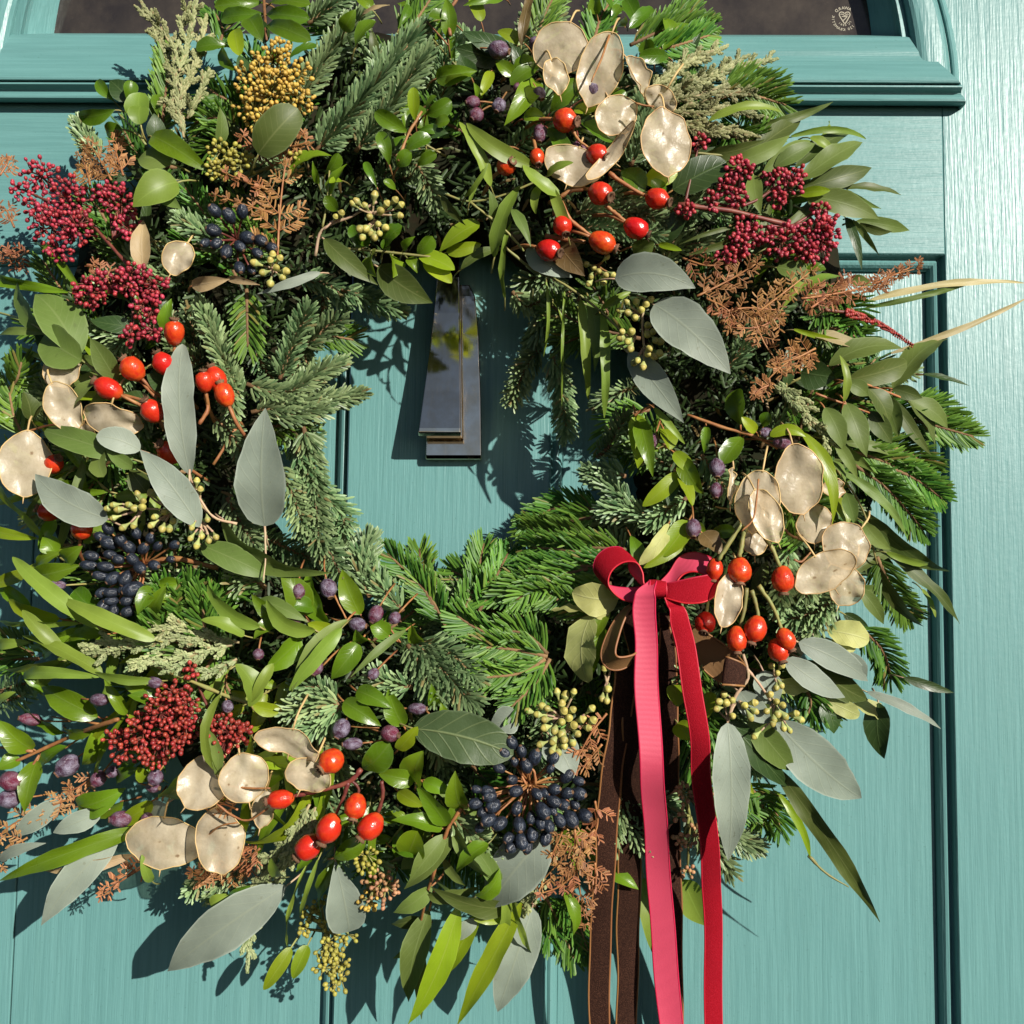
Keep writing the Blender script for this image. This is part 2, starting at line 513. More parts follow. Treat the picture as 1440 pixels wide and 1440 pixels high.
def loft(name, secs, mat, parent, bev):
    """secs: (left px, right px, row px, back mm, front mm); rounded rectangular sections"""
    import bmesh
    bm = bmesh.new(); prev = None
    for (xl, xr, y, b, fr) in secs:
        vs_ = [bm.verts.new(W(xl, y, fr)), bm.verts.new(W(xr, y, fr)), None, None]
        vs_[2] = bm.verts.new((vs_[1].co.x, -b*.001, vs_[1].co.z)); vs_[3] = bm.verts.new((vs_[0].co.x, -b*.001, vs_[0].co.z))
        if prev:
            for i in range(4):
                bm.faces.new((prev[i], prev[(i+1) % 4], vs_[(i+1) % 4], vs_[i]))
        else: bm.faces.new(vs_[::-1])
        prev = vs_
    bm.faces.new(prev)
    bmesh.ops.recalc_face_normals(bm, faces=bm.faces)
    ed = [e for e in bm.edges if e.calc_face_angle(0) > .6]
    bmesh.ops.bevel(bm, geom=ed, offset=bev, segments=3, affect='EDGES', profile=.6)
    c = sum((v.co for v in bm.verts), Vector())/len(bm.verts)
    for v in bm.verts: v.co -= c
    me = bpy.data.meshes.new(name); bm.to_mesh(me); bm.free()
    me.materials.append(mat)
    for p in me.polygons: p.use_smooth = False
    at = me.attributes.new('rnd', 'FLOAT', 'POINT')
    return add_obj(name, me, parent, c)
kn = add_obj('door_knocker', None, None, W(637, 648, 0))
tag(kn, 'tarnished silver metal door knocker hanging in the opening of the wreath', 'door knocker')
loft('back_plate', [(620, 660, 400, 0, 7), (612, 668, 416, 0, 8), (606, 673, 470, 0, 9), (601, 676, 560, 0, 9.5), (598.5, 677, 640, 0, 10), (598.5, 677, 646, 0, 9)], M['nickel'], kn, .0009)
loft('arm', [(618, 645, 352, 9.5, 15), (614, 646, 390, 13, 21), (610, 646.5, 440, 15, 24), (603, 647, 500, 16, 26), (596, 647.5, 550, 16.5, 28), (589, 648, 602, 16.5, 30.5), (588, 648, 608, 16.5, 30.5), (588.5, 648, 613, 17, 27.5)], M['nickel'], kn, .0008)
loft('striker', [(616, 640, 572, 9.6, 18), (612, 643, 600, 9.6, 18)], M['nickel'], kn, .001)

# ------------------------------------------------------------------ plant materials
M['euc'] = mat_leaf('grey_eucalyptus_leaf', (.222, .262, .208), (.20, .24, .19), .55, .3, .16, .42, (.25, .28, .195), 8, .35, (.11, .11, .06), .3, .6)
M['eug'] = mat_leaf('green_eucalyptus_leaf', (.118, .170, .036), (.12, .15, .06), .5, .28, .18, .4, (.2, .25, .09), 9, .3, (.06, .07, .02), .15, .45)
M['oli'] = mat_leaf('olive_eucalyptus_leaf', (.062, .088, .018), (.055, .075, .03), .48, .3, .12, .35, (.2, .22, .08), 8, .35, (.16, .15, .05), .15, .5)
M['nar'] = mat_leaf('narrow_pale_green_leaf', (.175, .255, .034), (.17, .23, .06), .42, .35, .28, .25, None, 14, .1, (.1, .1, .03), .1, .3)
M['myr'] = mat_leaf('glossy_green_leaf', (.130, .225, .010), (.17, .23, .03), .30, .5, .34, .4, (.19, .27, .06), 9, .12, (.12, .08, .01), .25, .3)
M['box'] = mat_leaf('glossy_dark_box_leaf', (.082, .165, .008), (.12, .18, .03), .28, .5, .28, .35, (.14, .2, .05), 7, .14, (.16, .09, .01), .25, .45)
M['yel'] = mat_leaf('yellow_green_leaf', (.235, .325, .012), (.24, .3, .03), .34, .45, .38, .4, (.32, .38, .08), 12, .15, (.2, .14, .02), .2, .3)
M['drk'] = mat_leaf('dark_green_leaf', (.030, .060, .014), (.05, .075, .03), .4, .4, .1, .45, (.10, .15, .05), 6, .1, (.05, .04, .01), .35, .35)
M['vib'] = mat_leaf('veined_dark_leaf', (.055, .085, .030), (.06, .1, .05), .48, .35, .1, .75, (.17, .21, .09), 5.5, .3, (.09, .09, .03), .7, .4)
M['wil'] = mat_leaf('wilted_pale_leaf', (.40, .41, .14), (.4, .41, .16), .55, .3, .25, .4, (.5, .5, .25), 6, .3, (.34, .26, .08), .5, .3)
M['str'] = mat_leaf('straw_blade', (.40, .33, .165), (.33, .28, .14), .5, .35, .22, .35, (.55, .46, .26), 2, .2, (.3, .2, .08), .3, .3)
M['tan'] = mat_leaf('dry_tan_leaf', (.36, .26, .135), (.34, .25, .14), .5, .35, .25, .3, (.55, .45, .3), 5, .3, (.25, .13, .05), .5, .4)
M['bro'] = mat_leaf('reddish_brown_leaf', (.13, .085, .03), (.1, .09, .03), .45, .4, .15, .4, None, 6, .7, (.12, .03, .02), .5, .3)
M['stem_g'] = mat_plain('green_stem', (.20, .22, .07), .5, .4, .25, col2=(.24, .2, .06))
M['stem_b'] = mat_plain('brown_stem', (.19, .085, .035), .55, .35, .3, col2=(.28, .14, .05), bump=.3)
M['stem_o'] = mat_plain('orange_brown_stem', (.34, .16, .055), .5, .35, .2, col2=(.26, .1, .04), bump=.2)
M['stem_r'] = mat_plain('dark_red_stem', (.11, .022, .020), .5, .4, .3, col2=(.17, .05, .03))
M['stem_p'] = mat_plain('pale_pinkish_stem', (.38, .30, .17), .5, .35, .2, col2=(.42, .25, .18))
M['noble'] = mat_needle('blue_green_needles', (.060, .120, .045), (.250, .345, .150), .42, .12, (.22, .29, .15))
M['nord'] = mat_needle('dark_glossy_needles', (.026, .085, .010), (.115, .230, .026), .46, .14, (.17, .25, .10), .28)
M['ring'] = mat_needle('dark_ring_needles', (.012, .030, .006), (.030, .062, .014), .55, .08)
M['heath'] = mat_needle('pale_scale_leaves', (.17, .215, .075), (.37, .40, .19), .6, .15)
M['olive_heath'] = mat_needle('olive_scale_leaves', (.15, .175, .06), (.34, .34, .16), .6, .15)
M['fern'] = mat_needle('dry_bracken', (.18, .066, .020), (.42, .195, .072), .6, .2)
M['bark'] = mat_plain('bark', (.15, .085, .04), .7, .25, .3, col2=(.22, .13, .06), bump=.4)
M['straw_stem'] = mat_plain('pale_twig', (.34, .27, .14), .6, .3, .2, col2=(.24, .19, .1))
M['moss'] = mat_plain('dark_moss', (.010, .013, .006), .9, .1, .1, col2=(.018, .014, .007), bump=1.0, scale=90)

def mat_hip():
    t = NT('rose_hip_skin')
    co = t.n('TexCoord').outputs['Object']
    z = t.n('SeparateXYZ', Vector=co).outputs[2]
    oi = t.n('ObjectInfo').outputs['Random']
    nz = t.noise(co, 2.2, 3)
    c = t.mix(t.math('MULTIPLY', oi, t.ramp(nz, .2, .7)), (.47, .009, .009), (.60, .085, .010))
    c = t.mix(t.math('MULTIPLY', t.ramp(t.noise(co, 9, 3, .7), .64, .72), .55), c, (.22, .02, .008))
    c = t.mix(t.math('MULTIPLY', t.ramp(z, .55, 1.0), .35), c, (.30, .03, .01))
    c = t.mix(t.math('MULTIPLY', t.math('SUBTRACT', 1.0, t.ramp(z, -1.0, -.6)), .45), c, (.55, .13, .02))
    p = t.principled(Base_Color=c, Roughness=.24, Specular_IOR_Level=.5, Subsurface_Weight=.08, Subsurface_Scale=.002, Normal=t.bump(t.math('ADD', nz, t.math('MULTIPLY', t.noise(co, 8, 3, .6), .25)), .10, .08))
    return t.done(p.outputs[0])
M['hip'] = mat_hip()
M['calyx'] = mat_plain('dry_calyx', (.085, .045, .025), .8, .2, .3, col2=(.16, .09, .05), scale=6)
M['scarlet'] = mat_plain('crimson_bud', (.36, .040, .055), .42, .4, .35, col2=(.27, .022, .036), scale=500)
M['rust'] = mat_plain('dark_red_bud', (.33, .045, .030), .42, .4, .35, col2=(.22, .025, .02), scale=500)
M['ochre'] = mat_plain('ochre_bud', (.50, .33, .065), .5, .35, .25, col2=(.42, .28, .05), scale=500)
M['yellowbud'] = mat_plain('yellow_green_bud', (.36, .31, .05), .5, .35, .25, col2=(.25, .24, .05), scale=500)
M['pinkbud'] = mat_plain('pinkish_bud', (.42, .19, .10), .5, .35, .25, col2=(.33, .2, .09), scale=500)
def mat_navy():
    t = NT('navy_berry_skin')
    co = t.n('TexCoord').outputs['Object']
    nz = t.noise(co, 2.0, 4, .65)
    oi = t.n('ObjectInfo').outputs['Random']
    c = t.mix(t.math('MULTIPLY', t.ramp(nz, .4, .75), t.math('MULTIPLY_ADD', oi, .6, .25)), (.010, .013, .020), (.045, .062, .095))
    p = t.principled(Base_Color=c, Roughness=t.math('MULTIPLY_ADD', nz, .25, .2), Specular_IOR_Level=.5, Normal=t.bump(nz, .25, .12))
    return t.done(p.outputs[0])
M['navy'] = mat_navy()
def mat_plum():
    t = NT('plum_berry_skin')
    co = t.n('TexCoord').outputs['Object']
    oi = t.n('ObjectInfo').outputs['Random']
    nz = t.noise(co, 1.6, 4, .6)
    fi = t.noise(co, 9, 3, .6)
    body = t.mix(oi, (.13, .016, .035), (.055, .022, .045))
    bloom = t.math('MULTIPLY', t.ramp(t.math('ADD', t.math('MULTIPLY', nz, .75), t.math('MULTIPLY', fi, .25)), .40, .66), t.math('MULTIPLY_ADD', oi, .5, .35))
    c = t.mix(bloom, body, (.27, .25, .33))
    p = t.principled(Base_Color=c, Roughness=t.math('MULTIPLY_ADD', bloom, .35, .32), Specular_IOR_Level=.45, Normal=t.bump(t.math('ADD', nz, t.math('MULTIPLY', fi, .4)), .35, .15))
    return t.done(p.outputs[0])
M['plum'] = mat_plum()
M['bud_y'] = mat_plain('eucalyptus_bud', (.36, .37, .12), .48, .35, .18, col2=(.29, .34, .12), scale=1.2)
M['bud_cap'] = mat_plain('eucalyptus_bud_cap', (.38, .33, .085), .45, .35, .2)
def mat_honesty():
    t = NT('papery_honesty')
    uv = t.n('UVMap').outputs[0]
    co = t.n('TexCoord').outputs['Object']
    oi = t.n('ObjectInfo').outputs['Random']
    off = t.n('VectorMath', operation='ADD'); t.set(off.inputs[0], co)
    cm = t.n('CombineXYZ'); t.set(cm.inputs[1], t.math('MULTIPLY', oi, 5)); t.set(off.inputs[1], cm.outputs[0])
    co = off.outputs[0]
    n1 = t.noise(co, 75, 4, .6); n2 = t.noise(co, 420, 3, .6)
    c = t.mix(t.ramp(n1, .3, .7), (.62, .505, .335), (.79, .69, .505))
    c = t.mix(t.math('MULTIPLY', oi, .22), c, (.56, .45, .28))
    c = t.mix(t.math('MULTIPLY', t.ramp(n2, .56, .76), .25), c, (.42, .3, .16))
    ov = t.n('VectorMath', operation='ADD'); t.set(ov.inputs[0], uv); c2 = t.n('CombineXYZ'); t.set(c2.inputs[0], t.math('MULTIPLY', oi, 9)); t.set(c2.inputs[1], t.math('MULTIPLY', oi, 4)); t.set(ov.inputs[1], c2.outputs[0])
    vo = t.n('TexVoronoi', Scale=1.5); t.set(vo.inputs['Vector'], ov.outputs[0])
    dd = t.math('ADD', vo.outputs['Distance'], t.math('MULTIPLY', t.math('SUBTRACT', n2, .5), .25))
    seed = t.math('MULTIPLY', t.math('SUBTRACT', 1.0, t.ramp(dd, .05, .11)), .8)
    halo = t.math('MULTIPLY', t.math('SUBTRACT', 1.0, t.ramp(dd, .1, .32)), .35)
    ln_ = t.n('VectorMath', operation='LENGTH'); t.set(ln_.inputs[0], uv)
    c = t.mix(t.math('MULTIPLY', t.ramp(ln_.outputs['Value'], .80, 1.0), .35), c, (.55, .42, .24))
    c = t.mix(halo, c, (.60, .47, .28))
    c = t.mix(seed, c, (.26, .15, .07))
    nm = t.bump(t.math('ADD', n1, t.math('MULTIPLY', n2, .15)), .42, .0022)
    p = t.principled(Base_Color=c, Roughness=.34, Specular_IOR_Level=.5, Normal=nm, Coat_Weight=.05, Coat_Roughness=.25)
    tr = t.n('BsdfTranslucent', Color=c)
    mx = t.n('MixShader'); mx.inputs[0].default_value = .35
    t.t.links.new(p.outputs[0], mx.inputs[1]); t.t.links.new(tr.outputs[0], mx.inputs[2])
    tp = t.n('BsdfTransparent', Color=(.95, .86, .70))
    m2 = t.n('MixShader'); t.set(m2.inputs[0], t.math('MULTIPLY_ADD', t.ramp(n1, .35, .7), -.16, .30))
    t.t.links.new(mx.outputs[0], m2.inputs[1]); t.t.links.new(tp.outputs[0], m2.inputs[2])
    return t.done(m2.outputs[0])
M['honesty'] = mat_honesty()
M['rim'] = mat_plain('honesty_rim', (.50, .34, .15), .5, .35, .2)

# ------------------------------------------------------------------ plant shapes
PROFS = {'lan': (.72, 1.05), 'ell': (.55, .55), 'obo': (.95, .48), 'ova': (.52, .92), 'strap': (.42, .62), 'rnd': (.42, .42)}
STYLE = {  # kind: profile, fold, bow (share of length), roll sigma, wave, nu, nv
    'euc': ('ova', .18, .11, 17, .022), 'eug': ('lan', .22, .12, 24, .02), 'oli': ('lan', .24, .12, 24, .02), 'nar': ('strap', .28, .14, 26, .02),
    'myr': ('ova', .40, .15, 26, .03), 'box': ('obo', .34, .14, 26, .025), 'yel': ('strap', .25, .08, 18, .015), 'drk': ('ova', .2, .08, 12, .012),
    'vib': ('ell', .16, .06, 6, .02), 'wil': ('ell', .22, .14, 18, .07), 'str': ('strap', .35, .05, 12, .01), 'tan': ('lan', .5, .12, 14, .03), 'bro': ('ova', .3, .1, 16, .05)}
def leaf_mesh(B, T, w, kind, bend=0, roll=None, bow=None, fold=None, prof=None):
    """one leaf from base B to tip T (world), apparent width w metres"""
    pf, fo, bo, rs, wav = STYLE[kind]
    pf = prof or pf
    a, b = PROFS[pf]
    fo = fo if fold is None else fold
    bo = bo if bow is None else bow
    B, T = np.array(B), np.array(T)
    ax = T-B; L = np.linalg.norm(ax); ax = ax/L
    Nn = nrm(np.array(CAMP) - (B+T)/2)*.3+np.array((0, -1.0, 0)); Nn = nrm(Nn - (Nn@ax)*ax)
    S = np.cross(ax, Nn)
    ro = math.radians(rnd.gauss(0, rs) if roll is None else roll)
    ro = max(-1.0, min(1.0, ro))
    S2 = S*math.cos(ro)+Nn*math.sin(ro); N2 = Nn*math.cos(ro)-S*math.sin(ro)
    w = w/max(.62, math.cos(ro))
    nu, nv = (16 if L > .055 else 11), 7
    us = (1-np.cos(np.linspace(0, math.pi, nu)))/2
    us = us*.75+np.linspace(0, 1, nu)*.25
    um = a/(a+b); mx = um**a*(1-um)**b
    wid = (us**a*(1-us)**b)/mx*w*.5
    wid[0] = max(wid[0], .0005); wid[-1] = .0002
    vv = np.array([-1, -.72, -.34, 0, .34, .72, 1.0])
    ph = rnd.random()*6.28; ph2 = rnd.random()*6.28
    C = B[None]+ax[None]*(us*L)[:, None] + S[None]*(4*us*(1-us)*bend)[:, None] + N2[None]*(4*us*(1-us)*bo*L - .35*bo*L*us**2)[:, None]
    V = np.zeros((nu, nv, 3)); UV = np.zeros((nu, nv, 2))
    tw = rnd.gauss(0, .22)
    Tn = nrm(np.gradient(C, axis=0))
    for j, v in enumerate(vv):
        lift = fo*wid*abs(v)**1.5*.9
        wv = wav*L*np.sin(us*15+ph+(2 if v > 0 else 0))*abs(v)**2*np.clip(wid/(w*.5), 0, 1)
        jag = 1+.025*np.sin(us*38+ph2+v)*(abs(v) > .9)
        an = tw*us
        Sd = nrm(S2[None]-(Tn*(Tn@S2)[:, None]))
        dirv = Sd*np.cos(an)[:, None]+N2[None]*np.sin(an)[:, None]
        V[:, j] = C + dirv*(wid*v*jag)[:, None] + N2[None]*(lift+wv)[:, None]
        UV[:, j, 0] = us; UV[:, j, 1] = v*.5+.5
    f = [(i*nv+j, (i+1)*nv+j, (i+1)*nv+j+1, i*nv+j+1) for i in range(nu-1) for j in range(nv-1)]
    mb = MB(); mb.add(V.reshape(-1, 3), f, 0, UV.reshape(-1, 2))
    mb.f = [q[::-1] for q in mb.f]            # upper surface towards the viewer
    return mb

def needle_arrays(P, n, L, Wd, ang, up=.5, mode='all', tipang=.35, curve=.2, tmin=.03, lift=0.25):
    """needles along polyline P; returns verts (n*12,3), quads, uv, rnd"""
    P = np.asarray(P); seg = np.linalg.norm(np.diff(P, axis=0), axis=1); s = np.concatenate([[0], np.cumsum(seg)])
    t = tmin+(1-tmin)*np.clip((np.arange(n)+.5+rng.normal(0, .3, n))/n, 0, 1); x = t*s[-1]
    pos = np.stack([np.interp(x, s, P[:, k]) for k in range(3)], 1)
    Tg = nrm(np.gradient(P, axis=0)); T = nrm(np.stack([np.interp(x, s, Tg[:, k]) for k in range(3)], 1))
    V0 = np.array(CAMP)-P.mean(0); V0 = V0/np.linalg.norm(V0)
    Nv = nrm(V0[None]-T*(T@V0)[:, None]+1e-6); S = np.cross(T, Nv)
    if mode == 'all': ph = ((np.arange(n)*.38197) % 1-.5)*4.9+rng.normal(0, .08, n)
    elif mode == 'flat': ph = np.where(np.arange(n) % 2, 1, -1)*(1.25+.35*np.sin(np.arange(n)*2.4)+rng.normal(0, .1, n))
    elif mode == 'rank': ph = np.where(rng.random(n) < .5, 1, -1)*rng.normal(1.5, .12, n)
    else: ph = rng.uniform(-math.pi, math.pi, n)
    rad = np.cos(ph)[:, None]*Nv+np.sin(ph)[:, None]*S
    an = ang+rng.normal(0, .07, n)
    an = an*(1-(1-tipang)*np.clip((t-.78)/.22, 0, 1)**1.5)
    d0 = np.cos(an)[:, None]*T+np.sin(an)[:, None]*rad
    d1 = nrm(d0+up*Nv*rng.uniform(.4, 1.2, (n, 1))+curve*T+rng.normal(0, .07, (n, 3)))
    ln = (L*rng.uniform(.82, 1.1, n)*(1-.25*np.clip((t-.8)/.2, 0, 1)))[:, None]
    p0 = pos; p1 = p0+d0*ln*.42; p2 = p1+d1*ln*.46; p3 = p2+d1*ln*.12
    ref = Nv if mode in ('flat', 'rank') else nrm(.45*rad+Nv)
    w = nrm(np.cross(d0, ref)+rng.normal(0, .15, (n, 3)))
    up_ = np.cross(w, nrm(d0+d1)); fl = np.sign(np.einsum('ij,ij->i', up_, Nv)+.02)[:, None]; up_ = up_*fl; w = w*fl
    V = np.zeros((n, 12, 3)); UV = np.zeros((n, 12, 2))
    for r, (p, ws) in enumerate(((p0, .55), (p1, 1.0), (p2, .92), (p3, .28))):
        V[:, r*3] = p-w*Wd*.5*ws; V[:, r*3+1] = p+up_*Wd*lift*ws; V[:, r*3+2] = p+w*Wd*.5*ws
        UV[:, r*3:r*3+3, 0] = (0, .42, .88, 1)[r]; UV[:, r*3, 1] = 0; UV[:, r*3+1, 1] = .5; UV[:, r*3+2, 1] = 1
    q = []
    for r in range(3):
        for c in range(2):
            a = r*3+c
            q.append((a, a+1, a+4, a+3))
    q = np.array(q)
    Fq = (q[None]+(np.arange(n)*12)[:, None, None]).reshape(-1, 4)
    R = np.repeat(rng.random(n), 12)
    return V.reshape(-1, 3), Fq, UV.reshape(-1, 2), R
def mesh_np(name, parts, mat, origin):
    V = np.concatenate([p[0] for p in parts])-np.asarray(origin)
    o = 0; Fs = []
    for p in parts: Fs.append(p[1]+o); o += len(p[0])
    Fq = np.concatenate(Fs).astype(np.int32); UV = np.concatenate([p[2] for p in parts]); R = np.concatenate([p[3] for p in parts])
    me = bpy.data.meshes.new(name)
    me.vertices.add(len(V)); me.vertices.foreach_set('co', V.astype(np.float32).ravel())
    k = Fq.shape[1]
    me.loops.add(Fq.size); me.loops.foreach_set('vertex_index', Fq.ravel())
    me.polygons.add(len(Fq)); me.polygons.foreach_set('loop_start', np.arange(0, Fq.size, k, dtype=np.int32))
    me.polygons.foreach_set('loop_total', np.full(len(Fq), k, dtype=np.int32))
    me.update(calc_edges=True); me.validate()
    me.polygons.foreach_set('use_smooth', np.ones(len(me.polygons), dtype=bool))
    ul = me.uv_layers.new(name='UVMap'); ul.data.foreach_set('uv', UV[Fq.ravel()].astype(np.float32).ravel())
    at = me.attributes.new('rnd', 'FLOAT', 'POINT'); at.data.foreach_set('value', R.astype(np.float32))
    me.materials.append(mat)
    return me

def lathe(prof, sides, mats_of=None, wob=0.0):
    """prof: (r, z, material) around +Z"""
    mb = MB(); V = []; f = []; m = []
    k = len(prof)
    for (r, z, _) in prof:
        for j in range(sides):
            th = 2*math.pi*j/sides
            rr = r*(1+wob*math.sin(3*th+z*4)+wob*.6*math.sin(7*th-z*9))
            V.append((rr*math.cos(th), rr*math.sin(th), z))
    for i in range(k-1):
        for j in range(sides):
            mb.f.append((i*sides+j, i*sides+(j+1) % sides, (i+1)*sides+(j+1) % sides, (i+1)*sides+j)); mb.m.append(prof[i+1][2])
    V = np.array(V)
    mb.v.append(V); mb.n = len(V); mb.uv.append(np.zeros((len(V), 2))); mb.a.append(np.zeros(len(V)))
    return mb
def ball_prof(n, k=1.0):
    return [(max(1e-3, math.sin(math.pi*i/(n-1)))*1.0, -math.cos(math.pi*i/(n-1))*k, 0) for i in range(n)]
HIPS = []
for v in range(3):
    s = (.0, .08, -.06)[v]
    pr = [(.001, -1.0, 0), (.22, -.985, 0), (.45, -.9, 0), (.72+s*.3, -.66, 0), (.93, -.3, 0), (1.0, .05, 0), (.95, .38, 0), (.78-s, .68, 0), (.52, .88, 0), (.36, .96, 0), (.37, 1.0, 1), (.47, 1.09, 1), (.50, 1.20, 1), (.36, 1.22, 1), (.2, 1.08, 1), (.001, 1.03, 1)]
    mb = lathe(pr, 20, wob=.012+.006*v)
    for k in range(9):   # dry sepals and bristles of the calyx
        th = k*6.283/9+rnd.random()*.5; c, s_ = math.cos(th), math.sin(th); l = rnd.uniform(.16, .42); o = rnd.uniform(.02, .38)
        wv = .07
        mb.add([((.3*c-wv*s_), (.3*s_+wv*c), 1.08), ((.3*c+wv*s_), (.3*s_-wv*c), 1.08), ((.3+o)*c, (.3+o)*s_, 1.08+l)], [(0, 1, 2)], 1)
    HIPS.append(mb.mesh('rose_hip', [M['hip'], M['calyx']], True, (0, 0, 0))[0])
NAVYS = []
for v in range(2):
    pr = ball_prof(11)[:-2]+[(.36, .93, 0), (.26, .97, 1), (.24, 1.03, 1), (.12, 1.0, 1), (.001, .97, 1)]
    NAVYS.append(lathe(pr, 14, wob=.02*(v+.4)).mesh('navy_berry', [M['navy'], M['calyx']], True, (0, 0, 0))[0])
PLUMS = []
for v in range(3):
    pr = ball_prof(12)[:-2]+[(.42, .92, 0), (.36, .98, 0), (.38, 1.10, 1), (.28, 1.10, 1), (.2, .97, 1), (.001, .95, 1)]
    PLUMS.append(lathe(pr, 16, wob=.02+.018*v).mesh('plum_berry', [M['plum'], M['calyx']], True, (0, 0, 0))[0])
BUD = lathe([(.001, -1.9, 0), (.24, -1.9, 0), (.30, -1.3, 0), (.55, -.7, 0), (.88, -.2, 0), (1.0, .12, 0), (.97, .2, 0), (.90, .24, 1), (.80, .55, 1), (.52, .85, 1), (.2, 1.0, 1), (.001, 1.03, 1)], 12, wob=.02).mesh('bud', [M['bud_y'], M['bud_cap']], True, (0, 0, 0))[0]
SPH = lathe([(max(.001, math.sin(math.pi*i/6)), -math.cos(math.pi*i/6)*1.18, 0) for i in range(7)], 8)
SPHV = SPH.v[0]; SPHF = np.array(SPH.f)

def aim(v):
    return Vector(v).to_track_quat('Z', 'Y')

# ------------------------------------------------------------------ wreath: reads the planting list
wreath = add_obj('wreath', None, None, W(CX, 1330, 12))
tag(wreath, 'round festive wreath of fir, eucalyptus, rose hips, berries and papery seed pods on teal door', 'wreath')
ZDEF = {'euc': 16, 'eug': 12, 'oli': 10, 'nar': 18, 'myr': 9, 'box': 8, 'yel': 10, 'drk': 6, 'vib': 12, 'wil': 12, 'str': 10, 'tan': 10, 'bro': 14}

class Sprig:
    def __init__(s, name, kind, z, stem, label):
        s.name, s.kind, s.z, s.stem, s.label = name, kind, z, stem, label
        s.stems = []; s.leaves = []; s.inst = []; s.pods = []; s.need = []; s.sp = []; s.hub = None; s.mb = None
    def new(s, nm='stem'):
        s.mb = MB(); s.stems.append((nm, s.mb)); return s.mb
    def finish(s):
        ms = [m for _, m in s.stems if m.n]+[m for m, _ in s.leaves]+s.pods
        if not ms: return
        root = add_obj(s.name, None, wreath, ms[0].v[0][0])
        if s.label: root['label'] = s.label
        for (nm, mb) in s.stems:
            if mb.n: mb.obj(nm, M[s.stem], root)
        for (mb, kind) in s.leaves:
            mb.obj('leaf', [M[kind], M[s.stem]], root)
        for (nm, me, loc, q, sc) in s.inst:
            add_obj(nm, me, root, loc, q, sc)
        for mb in s.pods:
            mb.obj('seed_pod', [M['honesty'], M['rim']], root)
        by = {}
        for (mat, nm, arr) in s.need:
            by.setdefault((mat, nm), []).append(arr)
        for (mat, nm), arrs in by.items():
            o = arrs[0][0][0]
            add_obj(nm, mesh_np(nm, arrs, M[mat], o), root, o)['kind'] = 'stuff'
        for (mat, mb) in s.sp:
            mb.obj('berries', M[mat], root)['kind'] = 'stuff'

def petiole(mb, B, ax, r=.0007, L=.012, deep=.010):
    B = np.array(B); e = B-np.array(ax)*L+np.array((0, deep, 0))
    tube(mb, [B+np.array(ax)*.002, (B+e)/2+np.array((0, -.002, 0)), e], r*.8, r, m=1, sides=5, n=4)

def do_pod(sp, x, y, rx, ry, ang, z, cup, tiltx, tilty):
    d = env(x, y)+z
    q = psz(d); c = np.array(W(x, y, d)); rx *= q; ry *= q
    N = nrm(nrm(np.array(CAMP)-c)*.3+np.array((0, -1.0, 0)))
    X = np.array((1.0, 0, 0)); X = nrm(X-N*(X@N)); Z = np.cross(X, N)
    if Z[2] < 0: Z = -Z
    a = math.radians(ang)
    U = X*math.cos(a)-Z*math.sin(a); Vv = X*math.sin(a)+Z*math.cos(a)     # U along rx, Vv along ry
    N1 = N
    Rm = np.array(Matrix.Rotation(math.radians(tiltx), 3, Vector(U)) @ Matrix.Rotation(math.radians(tilty), 3, Vector(Vv)))
    U, Vv, N1 = Rm@U, Rm@Vv, Rm@N
    rx /= max(.5, math.cos(math.radians(tilty))); ry /= max(.5, math.cos(math.radians(tiltx)))
    nr, na = 8, 36
    th = np.arange(na)*2*math.pi/na
    ph = rnd.random()*6.28
    rs = 1+.035*np.sin(2*th+ph)+.02*np.sin(5*th+ph*2)+.012*np.sin(11*th+ph*3)
    pt = np.exp(-((th-math.pi*1.5)/.20)**2)*.07+np.exp(-((th-math.pi*.5)/.25)**2)*.05
    ex = np.cos(th)*rs; ey = np.sin(th)*(rs+pt)
    pts = [c]; uv = [(0, 0)]
    def pos(k, i):
        u_, v_ = ex[i]*k, ey[i]*k
        h = cup*(u_*rx)**2/ max(rx, 1e-6) + .0009*math.sin(4.1*u_+ph)*math.cos(3.3*v_+ph*.7) + .0008*math.sin(9*u_*v_+ph) + .0008*k**4*math.sin(7*th[i]+ph)
        h += .20*min(rx, ry)*math.sin(1.7*v_+ph)*k*.5
        return c+U*u_*rx+Vv*v_*ry+N1*h
    for r in range(1, nr+1):
        for i in range(na):
            pts.append(pos(r/nr, i)); uv.append((math.cos(th[i])*r/nr, math.sin(th[i])*r/nr))
    f = [(0, 1+i, 1+(i+1) % na) for i in range(na)]
    for r in range(nr-1):
        for i in range(na):
            a0 = 1+r*na+i; b0 = 1+r*na+(i+1) % na
            f.append((a0, a0+na, b0+na, b0))
    mb = MB(); mb.add(pts, f, 0, uv)
    # the rim, and the spike at its tip
    ring = [pos(1.0, i) for i in range(na)]
    rr = .00036; V = []; ff = []
    for i in range(na):
        t = nrm(ring[(i+1) % na]-ring[i-1]); o_ = nrm(np.cross(t, N1))
        for k in range(5):
            an = k*2*math.pi/5
            V.append(ring[i]+o_*math.cos(an)*rr+N1*math.sin(an)*rr)
    for i in range(na):
        for k in range(5):
            ff.append((i*5+k, ((i+1) % na)*5+k, ((i+1) % na)*5+(k+1) % 5, i*5+(k+1) % 5))
    mb.add(V, ff, 1)
    tip = ring[int(na*.75)]; tube(mb, [tip, tip+nrm(tip-c)*.004+N1*.0006], .0005, .0002, m=1, sides=4, n=3)
    sp.pods.append(mb)
    st = ring[int(na*.25)]
    tube(mb, [st-nrm(st-c)*.001, st+nrm(st-c)*.008-N1*.004, st+nrm(st-c)*.014-N1*.016], .0006, .0007, m=1, sides=5, n=6)

